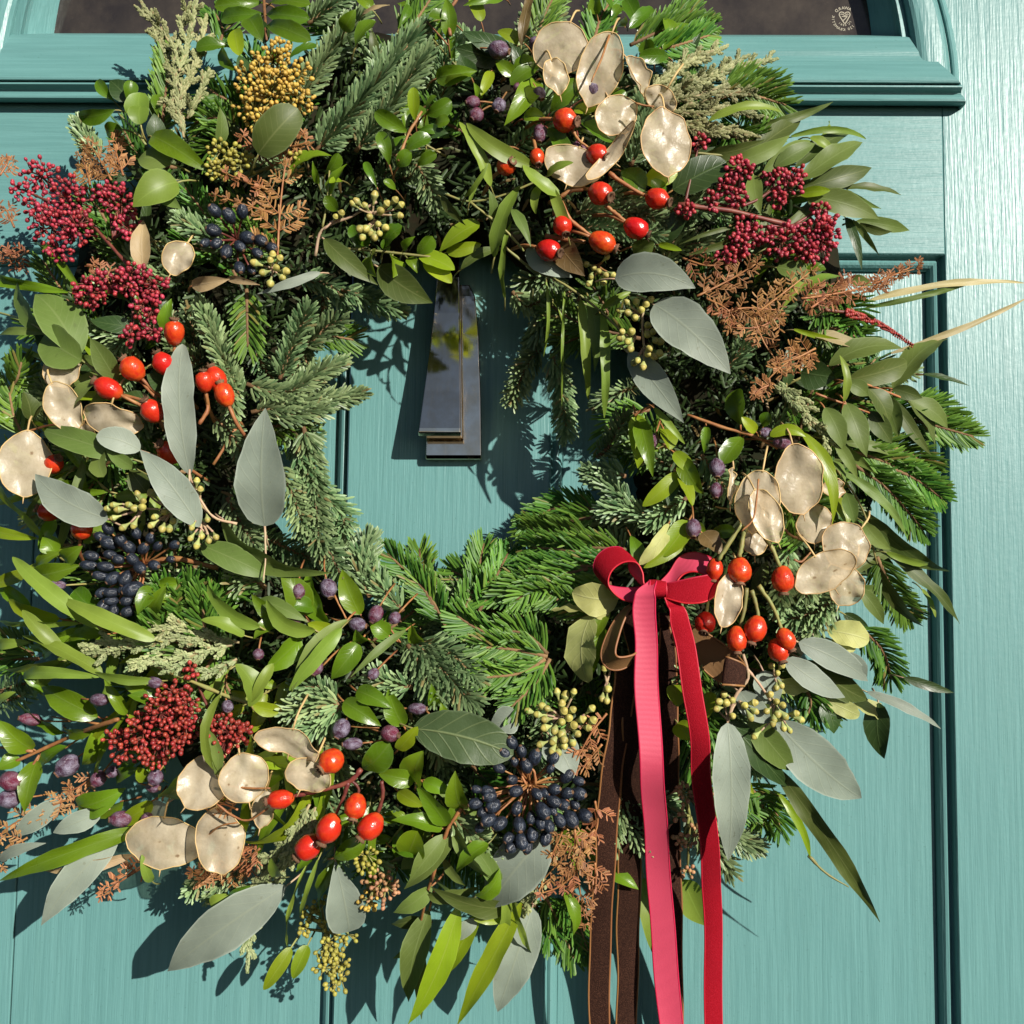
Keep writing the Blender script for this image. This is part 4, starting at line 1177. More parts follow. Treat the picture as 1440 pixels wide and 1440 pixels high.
PLANT = '''
# ================= top left
C 0 0 .33333
S skimmia_head scarlet 4 stem=stem_r | crimson bud head over the outer edge, above the papery pods
t 600 1180 470 1040 350 900 w=17 z=6
hub 360 920
k 170 740 85
k 95 800 60
k 290 830 95
k 225 950 105
k 160 880 80
k 330 960 80
k 250 1050 65
hub 480 1010
k 505 860 85
k 540 960 60
k 450 810 60
hub 560 1150
k 400 1225 90
k 350 1240 55
k 560 1190 95
k 650 1200 65
k 620 1290 70
k 480 1200 60
k 560 1420 55
k 640 1400 45
S skimmia_head ochre 6 stem=stem_g | ochre yellow bud head beside the pale rosemary stem
hub 1130 560
k 1150 260 100
k 1080 340 95
k 1230 330 95
k 1150 400 110
k 1060 450 80
k 1260 430 75
k 1110 510 65
k 1180 210 60
hub 1000 760
k 950 660 80 k=yellowbud
k 910 720 55 k=yellowbud
k 1020 690 60 k=yellowbud
k 1250 660 35 k=yellowbud
S box_sprig box 8 stem=stem_b | large glossy box sprig above the ochre bud head
t 1110 -40 1125 170 w=14
l 1120 60 930 75 75
l 1110 10 905 25 70
l 1125 60 1300 75 80
l 1125 110 1305 165 85
l 1135 15 1305 10 70
l 1115 185 1050 70 95
l 1120 180 1100 80 60 k=drk
l 970 195 825 200 70
l 1010 235 990 120 75 k=yel p=ell
l 1000 300 930 200 60
l 1040 330 1010 230 60 k=drk
S box_sprig box 8 stem=stem_g | box sprig with round leaves beside the crimson buds, against the door rail
t 615 610 560 540 500 480
t 605 600 595 520
l 480 425 408 338 55
l 545 425 462 338 95 k=drk
l 540 430 555 340 55
l 485 462 332 497 55
l 515 545 445 555 70 p=rnd
l 592 525 588 388 105 p=rnd k=nar
l 592 525 592 445 90 p=rnd z=6 k=nar
l 665 485 668 396 55
l 655 600 650 478 75 k=drk
l 640 575 885 722 105 k=myr r=4
l 748 768 560 868 150 k=nar p=ova r=3
l 720 690 578 668 130 k=eug
l 690 800 760 880 70 k=eug
S leaf_sprig oli 12 stem=stem_g | olive leaf in front of the ochre bud head
l 1090 650 1255 455 165 p=rnd r=-8 z=10
l 920 620 930 450 45 k=eug
l 1225 738 1395 648 72 k=myr
S rosemary_sprig olive_heath 14 stem=straw_stem | tall pale rosemary stem standing against the window
n 775 580 745 380 730 200 660 110 590 0
n 735 260 770 120 800 20
n 760 420 830 250 870 70
n 740 330 700 250 650 130
n 790 500 850 380 880 300
n 770 520 720 440 690 420
n 755 300 790 200 830 -20
S bracken_frond fern 4 stem=stem_o
f 470 760 400 640 350 590 w=90
f 520 740 490 640 500 560 w=80
f 60 960 20 880 -40 880 w=80
f 120 1060 60 1090 -20 1050 w=90
f 0 740 30 690 40 650 w=60
f 380 780 360 700 330 650 w=70
f 480 1240 440 1160 380 1110 w=80
S dried_pod_leaf tan 8 stem=stem_o
l 605 1145 603 925 85
l 810 1205 965 1178 62
l 960 1175 1092 1202 32
S honesty_sprig honesty -4 stem=stem_o | pair of half-hidden papery pods above the grey eucalyptus
o 755 1090 62 75 25 cup=.6
S bracken_frond fern 10 stem=stem_o | curled brown bracken frond beside the navy berries
f 1170 1090 1180 900 1200 720 1225 600 w=150 n=.8
f 1150 700 1090 640 1010 560 w=75
f 1230 620 1290 600 1270 560 1220 570 w=40 n=1.6
f 1130 800 1040 770 940 725 w=60
f 1150 900 1020 860 890 815 w=60
S viburnum_sprig navy 8 stem=stem_r | small cluster of round navy berries above the tan pods
hub 990 1005
v 905 890 29
v 965 910 31
v 1022 893 27
v 900 972 30
v 865 1025 24
v 912 1028 27
v 955 1062 30
v 1012 1040 29
v 1042 1003 31
v 1100 1015 29
v 1085 1068 29
v 1145 1045 26
v 1010 1130 26
v 1060 1138 25
S eucalyptus_sprig euc 10 stem=stem_p
u 1075 1110 1110 1150 1140 1100 1180 1090 1165 1130 1205 1145 1140 1195 1190 1170 1150 1075 r=17
l 1350 1150 1085 1238 42
# ================= left
C 0 400 .33333
S eucalyptus_sprig eug 6 stem=stem_g | green eucalyptus sprig by the left rose hips
t -40 110 100 150 200 205
t 430 390 340 315
l 180 205 60 -15 78
l 335 300 148 32 165 p=lan
l 345 322 178 215 165 p=rnd z=5
l 185 208 -10 212 36
l 490 405 378 225 100
l 300 522 432 390 75
l 130 570 100 450 60 k=oli
l 562 738 178 618 105 p=ell
l 437 700 432 810 75 p=rnd
l 570 775 440 690 60
l 40 560 -20 585 45 k=myr
l 640 500 500 470 80 k=drk
l 700 420 620 380 90 k=drk
l 560 180 380 150 80 k=drk
l 700 200 720 60 70 k=myr
l 650 150 700 70 80 k=drk
S rose_hip_sprig hip 4 stem=stem_o | red rose hips ringed round the tall grey eucalyptus leaf
h 735 205 43 54 733 158
h 560 358 50 56 524 322
h 690 335 45 52 664 296
h 458 440 47 63 402 412
h 642 535 48 54 617 502
h 862 412 38 46 855 372
h 913 400 44 56 890 352 z=-5
h 948 467 42 54 925 412
h 715 710 50 56 690 690 z=-12
h 345 1035 45 45 350 1000 z=-8
h 205 960 40 46 170 950 z=-10
h 225 760 40 46 240 740 z=-14
t 520 468 610 490 w=16 z=12
t 590 405 660 480 w=14 z=12
t 870 465 875 530 840 590 w=18 z=12
t 975 525 1000 600 w=16 z=12
t 1000 600 900 760 w=16 z=2
S honesty_sprig honesty 2 stem=stem_o | four papery pods along the outer edge by the rose hips
o 262 365 85 70 -20 z=-6
o 270 515 72 108 -28 cup=.35
o 460 572 135 62 12 cup=-.3 tx=20
o 107 757 108 136 0
o 345 630 60 40 0 z=-8
t 110 622 200 596 260 590 w=10 z=14
S eucalyptus_sprig euc 8 stem=stem_p | grey eucalyptus with tall upright leaf and yellow bud heads
t 800 950 798 860 800 780 w=10 z=18
t 1000 1010 900 980 840 900 w=12 z=14
l 800 800 762 246 138 p=ell b=-6 r=3
l 1117 1020 1115 522 222 p=ova r=2 dt=6
t 1117 1020 1120 1160 1110 1250 w=8 z=20
l 455 990 140 800 150 b=-16 r=8
l 842 1022 588 695 140 r=-10 p=lan
l 590 700 405 640 110 k=euc z=-5 p=ell
l 620 880 545 780 90 z=-8 k=oli
l 848 1100 1120 1220 105 k=eug r=16 p=ell
l 930 985 1392 1228 82 k=eug b=34 p=lan
u 480 930 455 945 480 985 500 950 580 885 545 930 570 945 605 915 600 940 520 1025 565 1015 hx=600 hy=945 r=16
u 640 1015 655 980 685 1030 715 1030 730 997 695 960 640 880 hx=720 hy=960 r=16
u 720 860 745 840 755 890 700 870 715 910 780 895 750 920 hx=790 hy=940 r=16
u 830 830 845 865 840 940 810 1025 875 990 hx=840 hy=920 r=15
u 805 1070 830 1100 910 1065 850 1060 880 1080 hx=850 hy=1000 r=15
t 800 945 720 950 600 945 w=9 z=10
S viburnum_sprig navy 2 stem=stem_o | large cluster of oval navy berries below the yellow buds
hub 600 1180
t 640 1170 760 1160 920 1198 w=26 z=4
v 455 1030 28
v 425 1065 28
v 460 1090 30
v 545 1110 32
v 605 1115 32
v 665 1105 26
v 735 1100 26
v 635 1070 24
v 575 1050 26
v 385 1145 34 24 190
v 465 1140 36 26 190
v 560 1160 32
v 650 1185 28
v 590 1195 30
v 720 1160 25
v 375 1185 40 24 185
v 445 1190 42 26 185
v 425 1230 42 25 190
v 475 1240 30
v 530 1240 32
v 470 1300 42 26 175
v 560 1285 46 32 160
v 470 1335 36 22 175
v 535 1335 34 28 165
v 480 1375 28
v 540 1380 38 28 160
v 440 1355 30
v 430 1300 26
v 510 1080 26
v 500 1160 28
v 520 1285 28
S box_sprig myr 4 stem=stem_g
l 150 1232 338 1185 95
l 232 1135 178 1065 85
l 275 1165 345 1105 75
l 410 1380 312 1288 90 k=box
l 160 1190 260 1130 60
l 660 1280 580 1390 80
l 750 1260 660 1260 70
l 720 1300 640 1330 60
l 640 1380 700 1270 70
m 235 1272 43 27
# ================= lower left
C 0 760 .33333
S narrow_leaf_spray nar 6 stem=stem_g | long narrow pale leaves fanning over the berries
l 410 365 48 58 66 b=-30
l 655 420 262 240 66 b=-22
l 432 562 90 388 56 b=-18
l 262 462 95 290 56 b=-16
l 250 510 -10 550 42 b=14
l 100 572 400 575 52 b=-10
l 650 592 395 560 42
l 1095 365 868 190 66 b=-16
l 1030 402 850 332 52
l 1330 380 1120 255 70 b=-26
l 1440 370 1225 640 60 b=28
l 1060 700 1000 520 62 b=16
l 1150 520 1060 680 50
l 640 1440 600 1330 40
l 930 650 925 1000 40 b=46
l 910 990 855 780 52 b=38 k=eug z=8
t 640 520 800 590 1000 670 1190 715 w=18 k=stem_g
l 1180 715 1060 690 60 k=yel
l -10 440 120 430 46
l -10 700 60 640 40
l 330 350 -20 350 30
S myrtle_sprig myr 4 stem=stem_o | myrtle sprig with orange stem and plum berries reaching past the outer edge
t 500 755 420 780 270 840 60 935 w=20
t 140 890 -20 870 w=12
t 420 775 220 745 w=10
t 165 905 80 1040 w=10
l 412 745 168 618 112
l 205 632 88 552 52
l 272 812 58 678 52
l 138 882 -10 762 102
l 155 930 100 1145 92
l 412 788 348 955 70
l 285 868 165 965 80 k=box
l 532 735 440 588 52
l 270 790 410 800 50
l 85 920 -10 965 70
l 330 1122 525 1050 112 
l 500 990 590 960 60
l 640 1010 580 960 60 k=yel
l 180 480 300 400 60
l 250 330 30 250 66 k=yel
l 340 370 200 410 50
l 430 400 280 430 60
l 130 290 -10 180 60
l 120 430 330 380 44
l 700 690 540 650 60
l 660 640 510 600 55
l 690 1080 820 930 90 k=myr z=-4
l 640 1100 500 1190 70 k=yel
l 520 1100 330 1120 80 z=-3
m 420 672 48 28 0
m 130 755 48 30 185
m 285 950 50 42 140
m 45 1015 45 40
m 40 1090 50 42
m 415 1005 33
m 475 975 28
m 655 1000 32
m 645 1040 34 25
m 510 1175 42 33
m 620 1175 28
m 650 600 40 25
m 960 700 26
S skimmia_head rust 6 stem=stem_r | dark red bud head above the cream pods
hub 700 860
k 740 640 60
k 680 700 80
k 790 680 60
k 620 800 100
k 730 820 90
k 540 870 80
k 490 840 55
k 650 890 75
k 760 740 70
k 800 790 50
hub 960 900
k 960 820 90
k 1010 800 50
k 880 790 45
k 810 550 40
S heather_sprig heath 12 stem=straw_stem | pale whitish heather sprig below the navy berries
n 1010 430 830 410 640 425 440 470 258 485
n 900 410 740 370 640 380
n 830 400 760 360 720 340
n 980 440 780 490 560 525
n 900 455 790 510 690 555
n 1000 500 920 540 860 575
n 740 420 600 440 520 400
n 560 445 440 430 360 460
n 700 470 620 490 560 540
S honesty_sprig honesty 6 stem=stem_o | cluster of cream papery pods below the dark red bud head
o 1225 850 140 52 12 cup=.4 tx=24
o 1300 985 92 70 25 cup=.6
o 858 1022 102 108 35
o 1030 1002 102 95 -15
o 685 1275 156 104 2 z=4
o 922 1267 104 126 -8
o 1112 1130 45 82 10 z=-8
t 915 1110 980 1160 1050 1180 1130 1130 w=10 z=20
t 840 1280 920 1210 1000 1190 w=9 z=20
t 930 1030 1040 1045 1140 1045 w=9 z=24
# ================= bottom left
C 0 960 .38889
S eucalyptus_sprig euc 0 stem=stem_p | broad grey leaves spread on the door below the cream pods
l 435 548 143 882 112 r=0 p=lan
l 365 470 190 545 75
l 220 430 45 560 75 z=-6
l 1035 735 597 1052 165 r=0 p=lan b=14 
l 1212 648 1262 908 138 p=obo r=0 b=-12
l 600 440 480 540 90 z=-8
l 0 640 160 580 40
S narrow_leaf_spray yel 4 stem=stem_g
l 545 515 -20 728 64 b=22 k=myr p=lan
l 482 622 158 686 46 k=tan p=lan
l 1052 958 952 1112 52 
l 1112 950 1058 1070 54 
l 1112 655 1030 965 13 k=nar
l 1150 640 1080 850 18 k=nar
l 790 770 900 740 60 k=box
l 760 800 830 770 50 k=nar
l 1020 700 980 640 50 k=nar
S bracken_frond fern -2 stem=stem_o
f 300 400 130 470 10 540 -30 640 w=80
f 350 330 280 380 210 400 w=90
f 560 640 450 710 360 765 w=80
f 800 640 760 700 680 680 w=80
f 900 640 820 700 740 720 w=70
f 100 560 40 600 0 680 w=50
f 940 600 880 640 800 660 w=80
f 860 460 800 440 740 470 w=70
S heather_sprig heath 6 stem=straw_stem | pale heather sprigs hanging by the orange rose hip
n 1120 440 1050 560 960 640 890 660
n 1100 480 1060 600 1010 690
n 1140 450 1120 540 1100 600
n 1050 560 960 700 910 850 895 1035
n 980 680 930 800 920 880
n 1000 620 950 700 890 760
n 1040 600 1030 650 1000 700
n 1010 690 990 740 960 790
S skimmia_head yellowbud -2 stem=stem_g | small yellow buds hanging at the foot of the wreath
hub 1330 760
k 1330 640 50 k=yellowbud
k 1380 740 70 k=pinkbud
k 1330 780 45 k=ochre
hub 1180 900
k 1130 850 45
k 1100 890 35
k 1190 950 55
k 1250 920 40
k 1180 1020 50
k 1220 1080 48
k 1230 1010 40
k 1160 800 30
# ================= bottom centre
C 360 760 .33333
S rose_hip_sprig hip 8 stem=stem_r | rose hips on a forked red stem beside the cream pods
t 445 965 390 1020 270 1055 150 1080 w=20 z=14
t 390 1020 370 1080 340 1150 w=18 z=14
t 400 1012 430 1040 432 1080 w=14 z=14
t 530 1015 535 1080 515 1150 w=18 z=10
h 318 930 52 54 284 958 ns=1
h 105 1092 40 55 52 1102 ns=1
h 420 1120 46 52 411 1166 ns=1
h 308 1213 52 63 280 1272 ns=1
h 485 1205 50 60 448 1250 ns=1
h 222 1292 50 60 176 1335 ns=1
S myrtle_sprig myr 6 stem=stem_o | myrtle sprig with dusty plum berries above the noble fir tips
l 205 312 108 126 112
l 302 352 212 128 80
l 440 312 362 122 95
l 102 350 -10 412 62
l 190 415 38 565 92
l 432 432 318 585 95
l 560 402 478 335 80
l 322 385 220 350 62 k=yel
l 385 335 148 642 62 b=30 k=eug
l 632 378 400 572 36 k=eug
l 15 252 212 342 72 k=eug
l 705 430 655 358 62
l 90 320 -20 230 66
l 250 300 150 260 60 k=box
l 480 420 420 380 60
m 180 210 32 42 90
m 305 202 43 41
m 155 365 43 36
m 505 310 35 40
m 585 327 26
m 428 355 37 32
m 253 537 33 30
m 10 480 26
m 495 563 26 28
t 425 415 340 470 280 530 w=9 z=8
t 540 340 610 430 w=9 z=8
t 330 230 380 330 w=9 z=8
S myrtle_sprig myr 6 stem=stem_o | myrtle sprig with plum berries beside the veined dark leaf
l 370 680 525 782 86
l 425 635 572 705 82
l 622 782 556 628 92
l 752 702 740 608 52
l 792 782 782 688 62
l 675 1022 702 888 102
l 668 1012 512 980 80
l 806 1202 668 1028 86
l 872 1132 838 978 92
l 705 1020 825 1068 62
l 785 1217 575 1178 66
l 800 1200 842 1100 52 k=box
l 450 962 562 858 112 k=box
l 600 882 682 788 62 k=yel
l 840 1198 992 1432 62 k=eug
l 800 1240 645 1440 82 k=eug
l 600 1060 700 1120 60 k=yel
l 640 1330 680 1230 130 k=yel p=ell
l 740 1330 560 1360 60 k=drk
l 330 1340 460 1270 80 k=box
l 580 1300 700 1320 60 k=box
m 680 710 40 25 0
m 360 793 40 37
m 408 858 40 28
m 565 815 40 35
t 865 1130 800 1240 740 1440 w=16
t 520 790 400 785 w=8
t 720 720 780 780 w=8
S viburnum_leaf vib 10 stem=stem_g | large dark veined leaf beside the hanging navy berries
l 665 795 1085 905 205 b=-22 r=2 p=ell
# ================= bottom middle
C 560 960 .33333
S viburnum_sprig navy 8 stem=stem_o | heavy cluster of navy berries beside the brown velvet tails
hub 555 430
t 555 430 560 520 550 600 w=14 z=4
t 540 440 450 520 420 560 w=10 z=4
t 560 430 650 400 720 420 w=10 z=4
t 540 430 510 370 500 330 w=10 z=6
t 580 430 575 380 560 360 w=12 z=6
v 478 255 27
v 450 300 28
v 520 290 30
v 575 315 31
v 655 320 26
v 490 335 26
v 540 352 27
v 425 360 30
v 640 365 26
v 710 395 28
v 480 410 27
v 760 415 29
v 495 458 26
v 378 460 30
v 325 510 28
v 585 470 28
v 617 465 26
v 658 450 28
v 710 467 28
v 760 468 30
v 655 500 28
v 695 515 28
v 745 515 26
v 355 545 28
v 400 520 28
v 385 480 26
v 500 530 26
v 610 540 32
v 650 540 26
v 560 570 30
v 380 580 30
v 427 595 32
v 600 590 26
v 510 600 30
v 680 580 32
v 728 575 32
v 787 562 32
v 345 610 25
v 635 605 28
v 565 640 32
v 622 655 30
v 465 655 28
v 520 670 30
v 480 695 26
v 545 695 28
v 330 450 22
S eucalyptus_sprig euc 2 stem=stem_p | pale bud head and grey leaves under the green fir beside the brown ribbon
u 670 40 740 40 705 55 690 90 610 100 550 120 590 135 630 110 700 120 735 115 620 155 620 190 660 200 690 165 hx=690 hy=150 r=17
u 720 150 740 180 775 155 815 110 820 160 800 190 690 215 700 240 655 245 680 265 700 265 735 250 755 215 600 260 650 285 675 295 hx=710 hy=190 r=18
u 860 65 880 75 885 25 870 -60 890 -90 hx=880 hy=0 r=16
l 500 130 390 180 120 z=-4
l 640 230 740 400 150 z=-6
l 625 640 375 960 215 p=ova r=0 z=-4
l 565 950 418 1398 165 p=ova r=0 z=-6
S eucalyptus_sprig eug 0 stem=stem_o | green eucalyptus sprig pointing down at the foot of the wreath
t 265 535 200 680 130 860 80 1080 w=14
l 432 882 242 605 72 b=14
l 512 938 138 870 92 p=lan k=oli b=-12
l 255 605 20 875 72
l 142 858 -20 975 78
l 130 960 40 1352 112 p=lan
l 85 1060 102 1425 52 b=12 k=oli
l 105 1058 -20 1165 52
l 118 900 345 862 62 k=eug
l 90 990 -30 1020 60 k=oli
l 240 600 270 760 40
l 190 740 280 860 40
l 110 690 10 790 70
S long_leaf_sprig yel 14 stem=stem_g | long yellow green leaves hanging past the foot of the wreath
l 522 925 240 1450 82 b=-16 p=lan
l 255 935 40 1450 102 b=-18 p=lan
l 345 965 195 1245 72 p=lan
l 330 1000 230 1090 60 k=euc
l 380 680 240 800 60 k=myr
l 330 900 430 790 70 k=myr
l 702 885 742 1068 52 k=myr
l 450 990 320 1000 40
S bracken_frond fern 6 stem=stem_o | dry bracken between the navy berries and the brown ribbon
f 880 130 810 220 730 370 w=100
f 860 260 800 330 760 400 w=80
f 745 620 750 760 770 900 795 1035 w=120 n=.8
f 830 620 740 700 640 800 590 860 w=90
f 760 790 680 860 585 895 w=60
f 830 500 840 600 800 700 w=80
f 830 760 830 850 790 930 w=70
f 700 610 660 700 640 760 w=60
S heather_sprig heath 8 stem=straw_stem
n 655 670 600 790 560 880 530 980
n 640 700 560 780 545 830
n 690 640 640 720 620 770
# ================= right of the bow
C 740 740 .33333
S leaf_sprig wil 6 stem=stem_g | pale wilted leaves beside the red bow loop
l 390 300 195 285 135 bow=.2
l 275 375 255 660 130 b=16 bow=.15
l 330 330 300 390 70
l 255 355 105 350 42
l 345 330 270 500 62 k=myr
l 330 430 270 640 60 k=myr
S myrtle_sprig myr 6 stem=stem_o | curled bright myrtle leaves and plum berries inside the right of the ring
C 700 400 .33333
t 800 550 940 600 1080 640 1180 692 w=16
t 660 508 610 530 575 555 w=14
l 580 550 590 775 92 k=yel p=ova
l 595 570 652 805 78
l 700 610 725 695 80 k=yel
l 745 708 835 795 62 k=yel
l 780 735 868 885 82
l 765 798 612 935 72 k=yel
l 772 812 822 932 62 k=yel
l 745 812 718 932 62 k=drk
l 805 998 695 1145 92 k=yel
l 790 1085 618 1195 52 k=yel
l 862 1048 945 1140 95 k=bro
l 900 1050 1000 1040 60 k=box
l 1025 592 1008 440 95 k=box
l 1035 645 948 752 82 k=box
l 880 600 870 710 40
l 1090 620 1030 560 50 k=yel
l 1120 600 1140 540 50 k=box
l 660 520 790 670 30 k=nar
l 560 1060 600 1180 60 k=box
l 720 1010 600 1180 60 k=wil
l 830 1010 880 1060 50
m 655 660 26 36 110
m 925 772 37 42 90
m 922 868 32 36
m 825 1028 33 42 90
m 1130 625 30 24
m 1200 668 38 26
S eucalyptus_sprig euc 20 stem=stem_p | broad grey eucalyptus leaves and peach buds over the right of the ring
l 495 -25 832 12 172 p=ova b=-30 r=0
l 660 85 982 372 205 p=ova r=0 b=-8
l 552 288 782 582 125 p=lan r=-14 z=-10
u 545 75 585 75 515 110 550 120 605 108 580 140 625 85 645 65 hx=600 hy=120 r=16
u 680 155 632 172 632 210 655 200 665 235 685 240 hx=625 hy=190 r=17
u 525 200 565 200 520 225 550 240 560 270 hx=580 hy=220 r=17
u 635 290 680 290 640 270 575 330 613 345 590 320 660 300 hx=620 hy=260 r=17
t 620 60 610 160 620 300 w=10 z=10
S narrow_leaf_spray nar 2 stem=stem_g | thin drooping leaf spray beside the knocker
t -10 -190 140 -70 280 0 430 110 540 220 w=12 z=14
l 205 -10 195 305 15 b=-8
l 232 75 228 300 8 b=-24
l 283 15 270 512 12
l 350 65 385 485 44 b=8
l 382 60 412 362 62 b=-6 k=eug
l 442 108 455 558 42 b=10
l 532 48 438 102 32
l 600 350 632 442 30
l 440 100 560 30 34
# ================= top centre
C 400 0 .33333
S narrow_leaf_spray nar 12 stem=stem_g | narrow arching pale leaves between the red rose hips
t 680 820 780 850 900 830 1030 780 1160 720 w=10
t 780 850 930 970 1010 1060 w=11 z=14
l 870 785 742 508 50 b=-6
l 1042 695 768 516 72 b=-32
l 885 1085 988 775 62 b=6
l 1160 820 1010 690 62 b=-34
l 1195 992 1110 775 50 b=16
l 1108 742 1215 682 40
l 1090 780 1060 900 40 b=16
l 960 880 1040 1035 50 k=eug
l 930 1255 950 930 24 b=4
l 870 930 865 800 40 k=eug
l 780 850 830 730 20
l 760 830 860 690 20
l 660 830 760 950 40 k=oli
l 745 1135 935 1048 48 k=oli b=-14
S box_sprig box 8 stem=stem_b | upright box sprig between the noble fir and the single dark hip
t 480 680 520 570 580 470 w=14
l 522 558 382 472 72
l 552 512 545 368 56 k=yel p=obo
l 592 482 705 428 62
l 600 475 640 405 50
l 635 525 695 505 62
l 568 552 650 552 42
l 508 640 615 575 72
l 478 705 535 645 72
l 442 695 398 555 62
l 560 700 640 648 52
l 430 640 440 560 60 k=drk
l 590 560 690 560 60 k=drk
l 470 800 420 760 36
l 390 790 340 680 36
S box_sprig box 8 stem=stem_g
t 160 960 180 850 190 720 w=8
l 190 832 258 688 56 k=myr
l 172 732 230 648 42
l 142 775 118 682 30 k=myr
l 225 890 170 830 55
l 240 760 190 770 40 k=yel
S eucalyptus_sprig euc 12 stem=stem_p | pale green eucalyptus buds above the knocker
t 130 1080 160 970 290 910 390 850 w=13 z=10
t 165 970 240 900 w=9 z=12
u 380 825 305 850 290 860 340 868 405 890 430 860 465 845 490 865 485 910 hx=370 hy=900 r=17
u 360 915 395 945 345 965 365 980 380 1000 425 960 320 965 330 1000 400 985 hx=380 hy=930 r=17
u 240 900 215 915 hx=190 hy=940 r=15
l 168 1008 392 1198 88 k=oli p=lan b=14
l 395 1125 622 1278 135 k=oli r=-16
S box_sprig box 12 stem=stem_g | bright box sprig lying over the top of the knocker
t 260 1050 400 1060 640 1085 w=12
l 322 1042 285 948 46
l 352 1042 328 982 52
l 420 1052 492 952 72
l 385 1068 382 1165 66 k=myr
l 455 1078 462 1170 62 k=myr
l 500 1052 548 998 42 k=myr
l 560 1072 625 998 62
l 575 1080 718 1135 76 k=yel
l 595 1098 705 1192 82 k=yel
l 655 1062 822 938 86 k=yel p=obo
l 685 1062 830 1030 56 k=yel
l 300 1060 340 1010 40
l 520 1090 560 1150 50 k=myr
l 440 1060 420 1010 40
S myrtle_sprig myr 4 stem=stem_b | dark myrtle sprig with plum berries behind the single red hip
t 700 150 690 60 740 -20 w=16
t 600 90 690 190 w=8
l 690 160 680 -10 70
l 960 220 750 130 90 k=drk
l 1010 180 900 130 60 k=yel
l 830 90 790 -20 60 k=yel
l 920 -10 760 20 50
l 970 320 890 255 60
l 960 300 1080 265 80
l 640 330 810 300 80
l 690 360 790 320 60
l 870 300 830 400 50 k=yel
l 790 330 740 230 90 k=drk
l 1010 300 960 190 70 k=drk
l 820 420 800 350 40
l 720 100 610 60 60 k=box
l 900 250 720 200 100 k=drk z=-6
l 1060 340 930 520 100
m 903 210 46 40 10
m 1060 185 36 34
m 985 370 21
m 795 430 31 26
m 905 445 33
m 810 485 34
m 1075 395 32
m 1080 555 31
m 880 620 41 34
S leaf_sprig str 8 stem=stem_g
l 1000 190 1060 -60 48 k=bro
l 300 195 382 85 76 k=box
l 250 130 300 40 70 k=myr
l 330 60 442 18 22 k=tan
l 370 40 300 -10 60 k=myr
l 480 120 530 20 40 k=box
# ================= top right
C 700 0 .33333
S honesty_sprig honesty 8 stem=stem_o | papery pods crowded round the upper rose hips
o 265 205 118 114 20 z=2
o 432 290 98 150 18 z=4
o 245 320 56 76 -14 z=8
o 500 485 94 84 -25 z=-4
o 580 312 44 82 -24 cup=.9 z=6 ty=30
o 690 418 74 44 32 cup=.5 z=6 tx=28
o 710 598 105 146 -4 z=6
o 318 700 130 82 18 z=-2
o 470 668 150 32 -50 cup=.6 z=4
t 470 150 440 240 395 345 w=10 z=36
t 580 435 620 445 660 450 w=9 z=30
S rose_hip_sprig hip 10 stem=stem_o | bright red rose hips grouped under the large papery pod
h 35 700 42 44 45 692 
h 283 507 52 54 326 512
h 166 662 33 40 172 694
h 420 652 46 52 452 662
h 430 815 50 56 466 828
h 672 838 46 54 718 852
h 272 950 42 46 286 988
h 440 1022 48 60 496 1048
h 212 1055 47 56 254 1066
h 582 962 46 56 632 990
t 265 830 245 870 235 910 w=18 z=18
t 265 830 300 810 360 800 w=18 z=18
t 268 850 310 930 390 992 w=18 z=18
t 455 868 490 895 540 938 w=18 z=18
t 470 730 540 780 615 822 w=18 z=14
t 200 995 290 1010 370 1022 w=20 z=12
t 310 540 340 590 380 620 w=12 z=16
S myrtle_sprig myr 8 stem=stem_r | dark myrtle leaves and plum berries among the upper hips
l 222 472 345 345 92 k=box
l 182 270 55 352 82 k=box
l 380 432 515 368 76
l 322 468 475 435 52 k=yel
l 412 502 575 520 62
l 352 520 492 592 92 k=box
l 212 540 315 685 72 k=box
l 110 500 205 502 62
l 405 480 510 470 40 k=yel
l 350 500 420 550 60 k=drk
t 290 470 340 430 440 380 w=8
m 405 380 45 40
m 340 632 37 38
m 178 570 30
S dark_leaf_sprig drk 6 stem=stem_b | broad dark green leaf under the oval papery pod
l 740 800 965 680 155 p=ell r=4
l 620 770 760 720 90 k=yel p=ell
l 520 720 620 800 90 k=box
l 700 850 650 760 60 k=box
l 690 1010 775 900 100 k=drk p=rnd
l 565 1040 660 1030 80 k=eug p=ell
l 680 1030 775 1055 30 k=yel
l 1040 1000 800 1080 30 k=oli b=10
l 1000 960 770 1030 20 k=oli b=10
S eucalyptus_sprig euc 6 stem=stem_b
l 122 1050 312 1170 92 r=-20
l 255 1030 365 1162 112 k=bro
u 375 1115 405 1130 425 1145 460 1085 485 1160 455 1160 395 1165 385 1195 445 1190 hx=420 hy=1120 r=14
S myrtle_sprig box 2 stem=stem_b | leafy shoots rising behind the upper papery pods
l 600 150 540 -10 72
l 660 40 560 110 60
l 740 180 700 70 70 k=myr
l 760 180 740 90 60
l 840 110 700 200 60
l 720 240 600 240 60
l 650 230 620 170 60
l 540 110 480 180 60 k=myr
l 420 60 400 -20 60 k=myr
l 480 60 440 -20 60
l 480 90 520 20 50
S heather_sprig olive_heath 10 stem=straw_stem | pale rosemary-like tips sweeping over the window sill
n 640 380 800 270 965 195
n 690 400 880 320 1055 235
n 830 360 1000 290 1172 250
n 700 430 880 400 1075 395
n 800 440 960 460 1135 500
n 770 530 900 540 1090 575
n 680 340 800 250 900 220
n 760 380 900 320 1010 270
n 720 470 860 480 960 450
n 640 420 780 380 900 390
n 900 380 1000 370 1090 410
n 750 510 860 560 960 560
# ================= right top
C 960 0 .33333
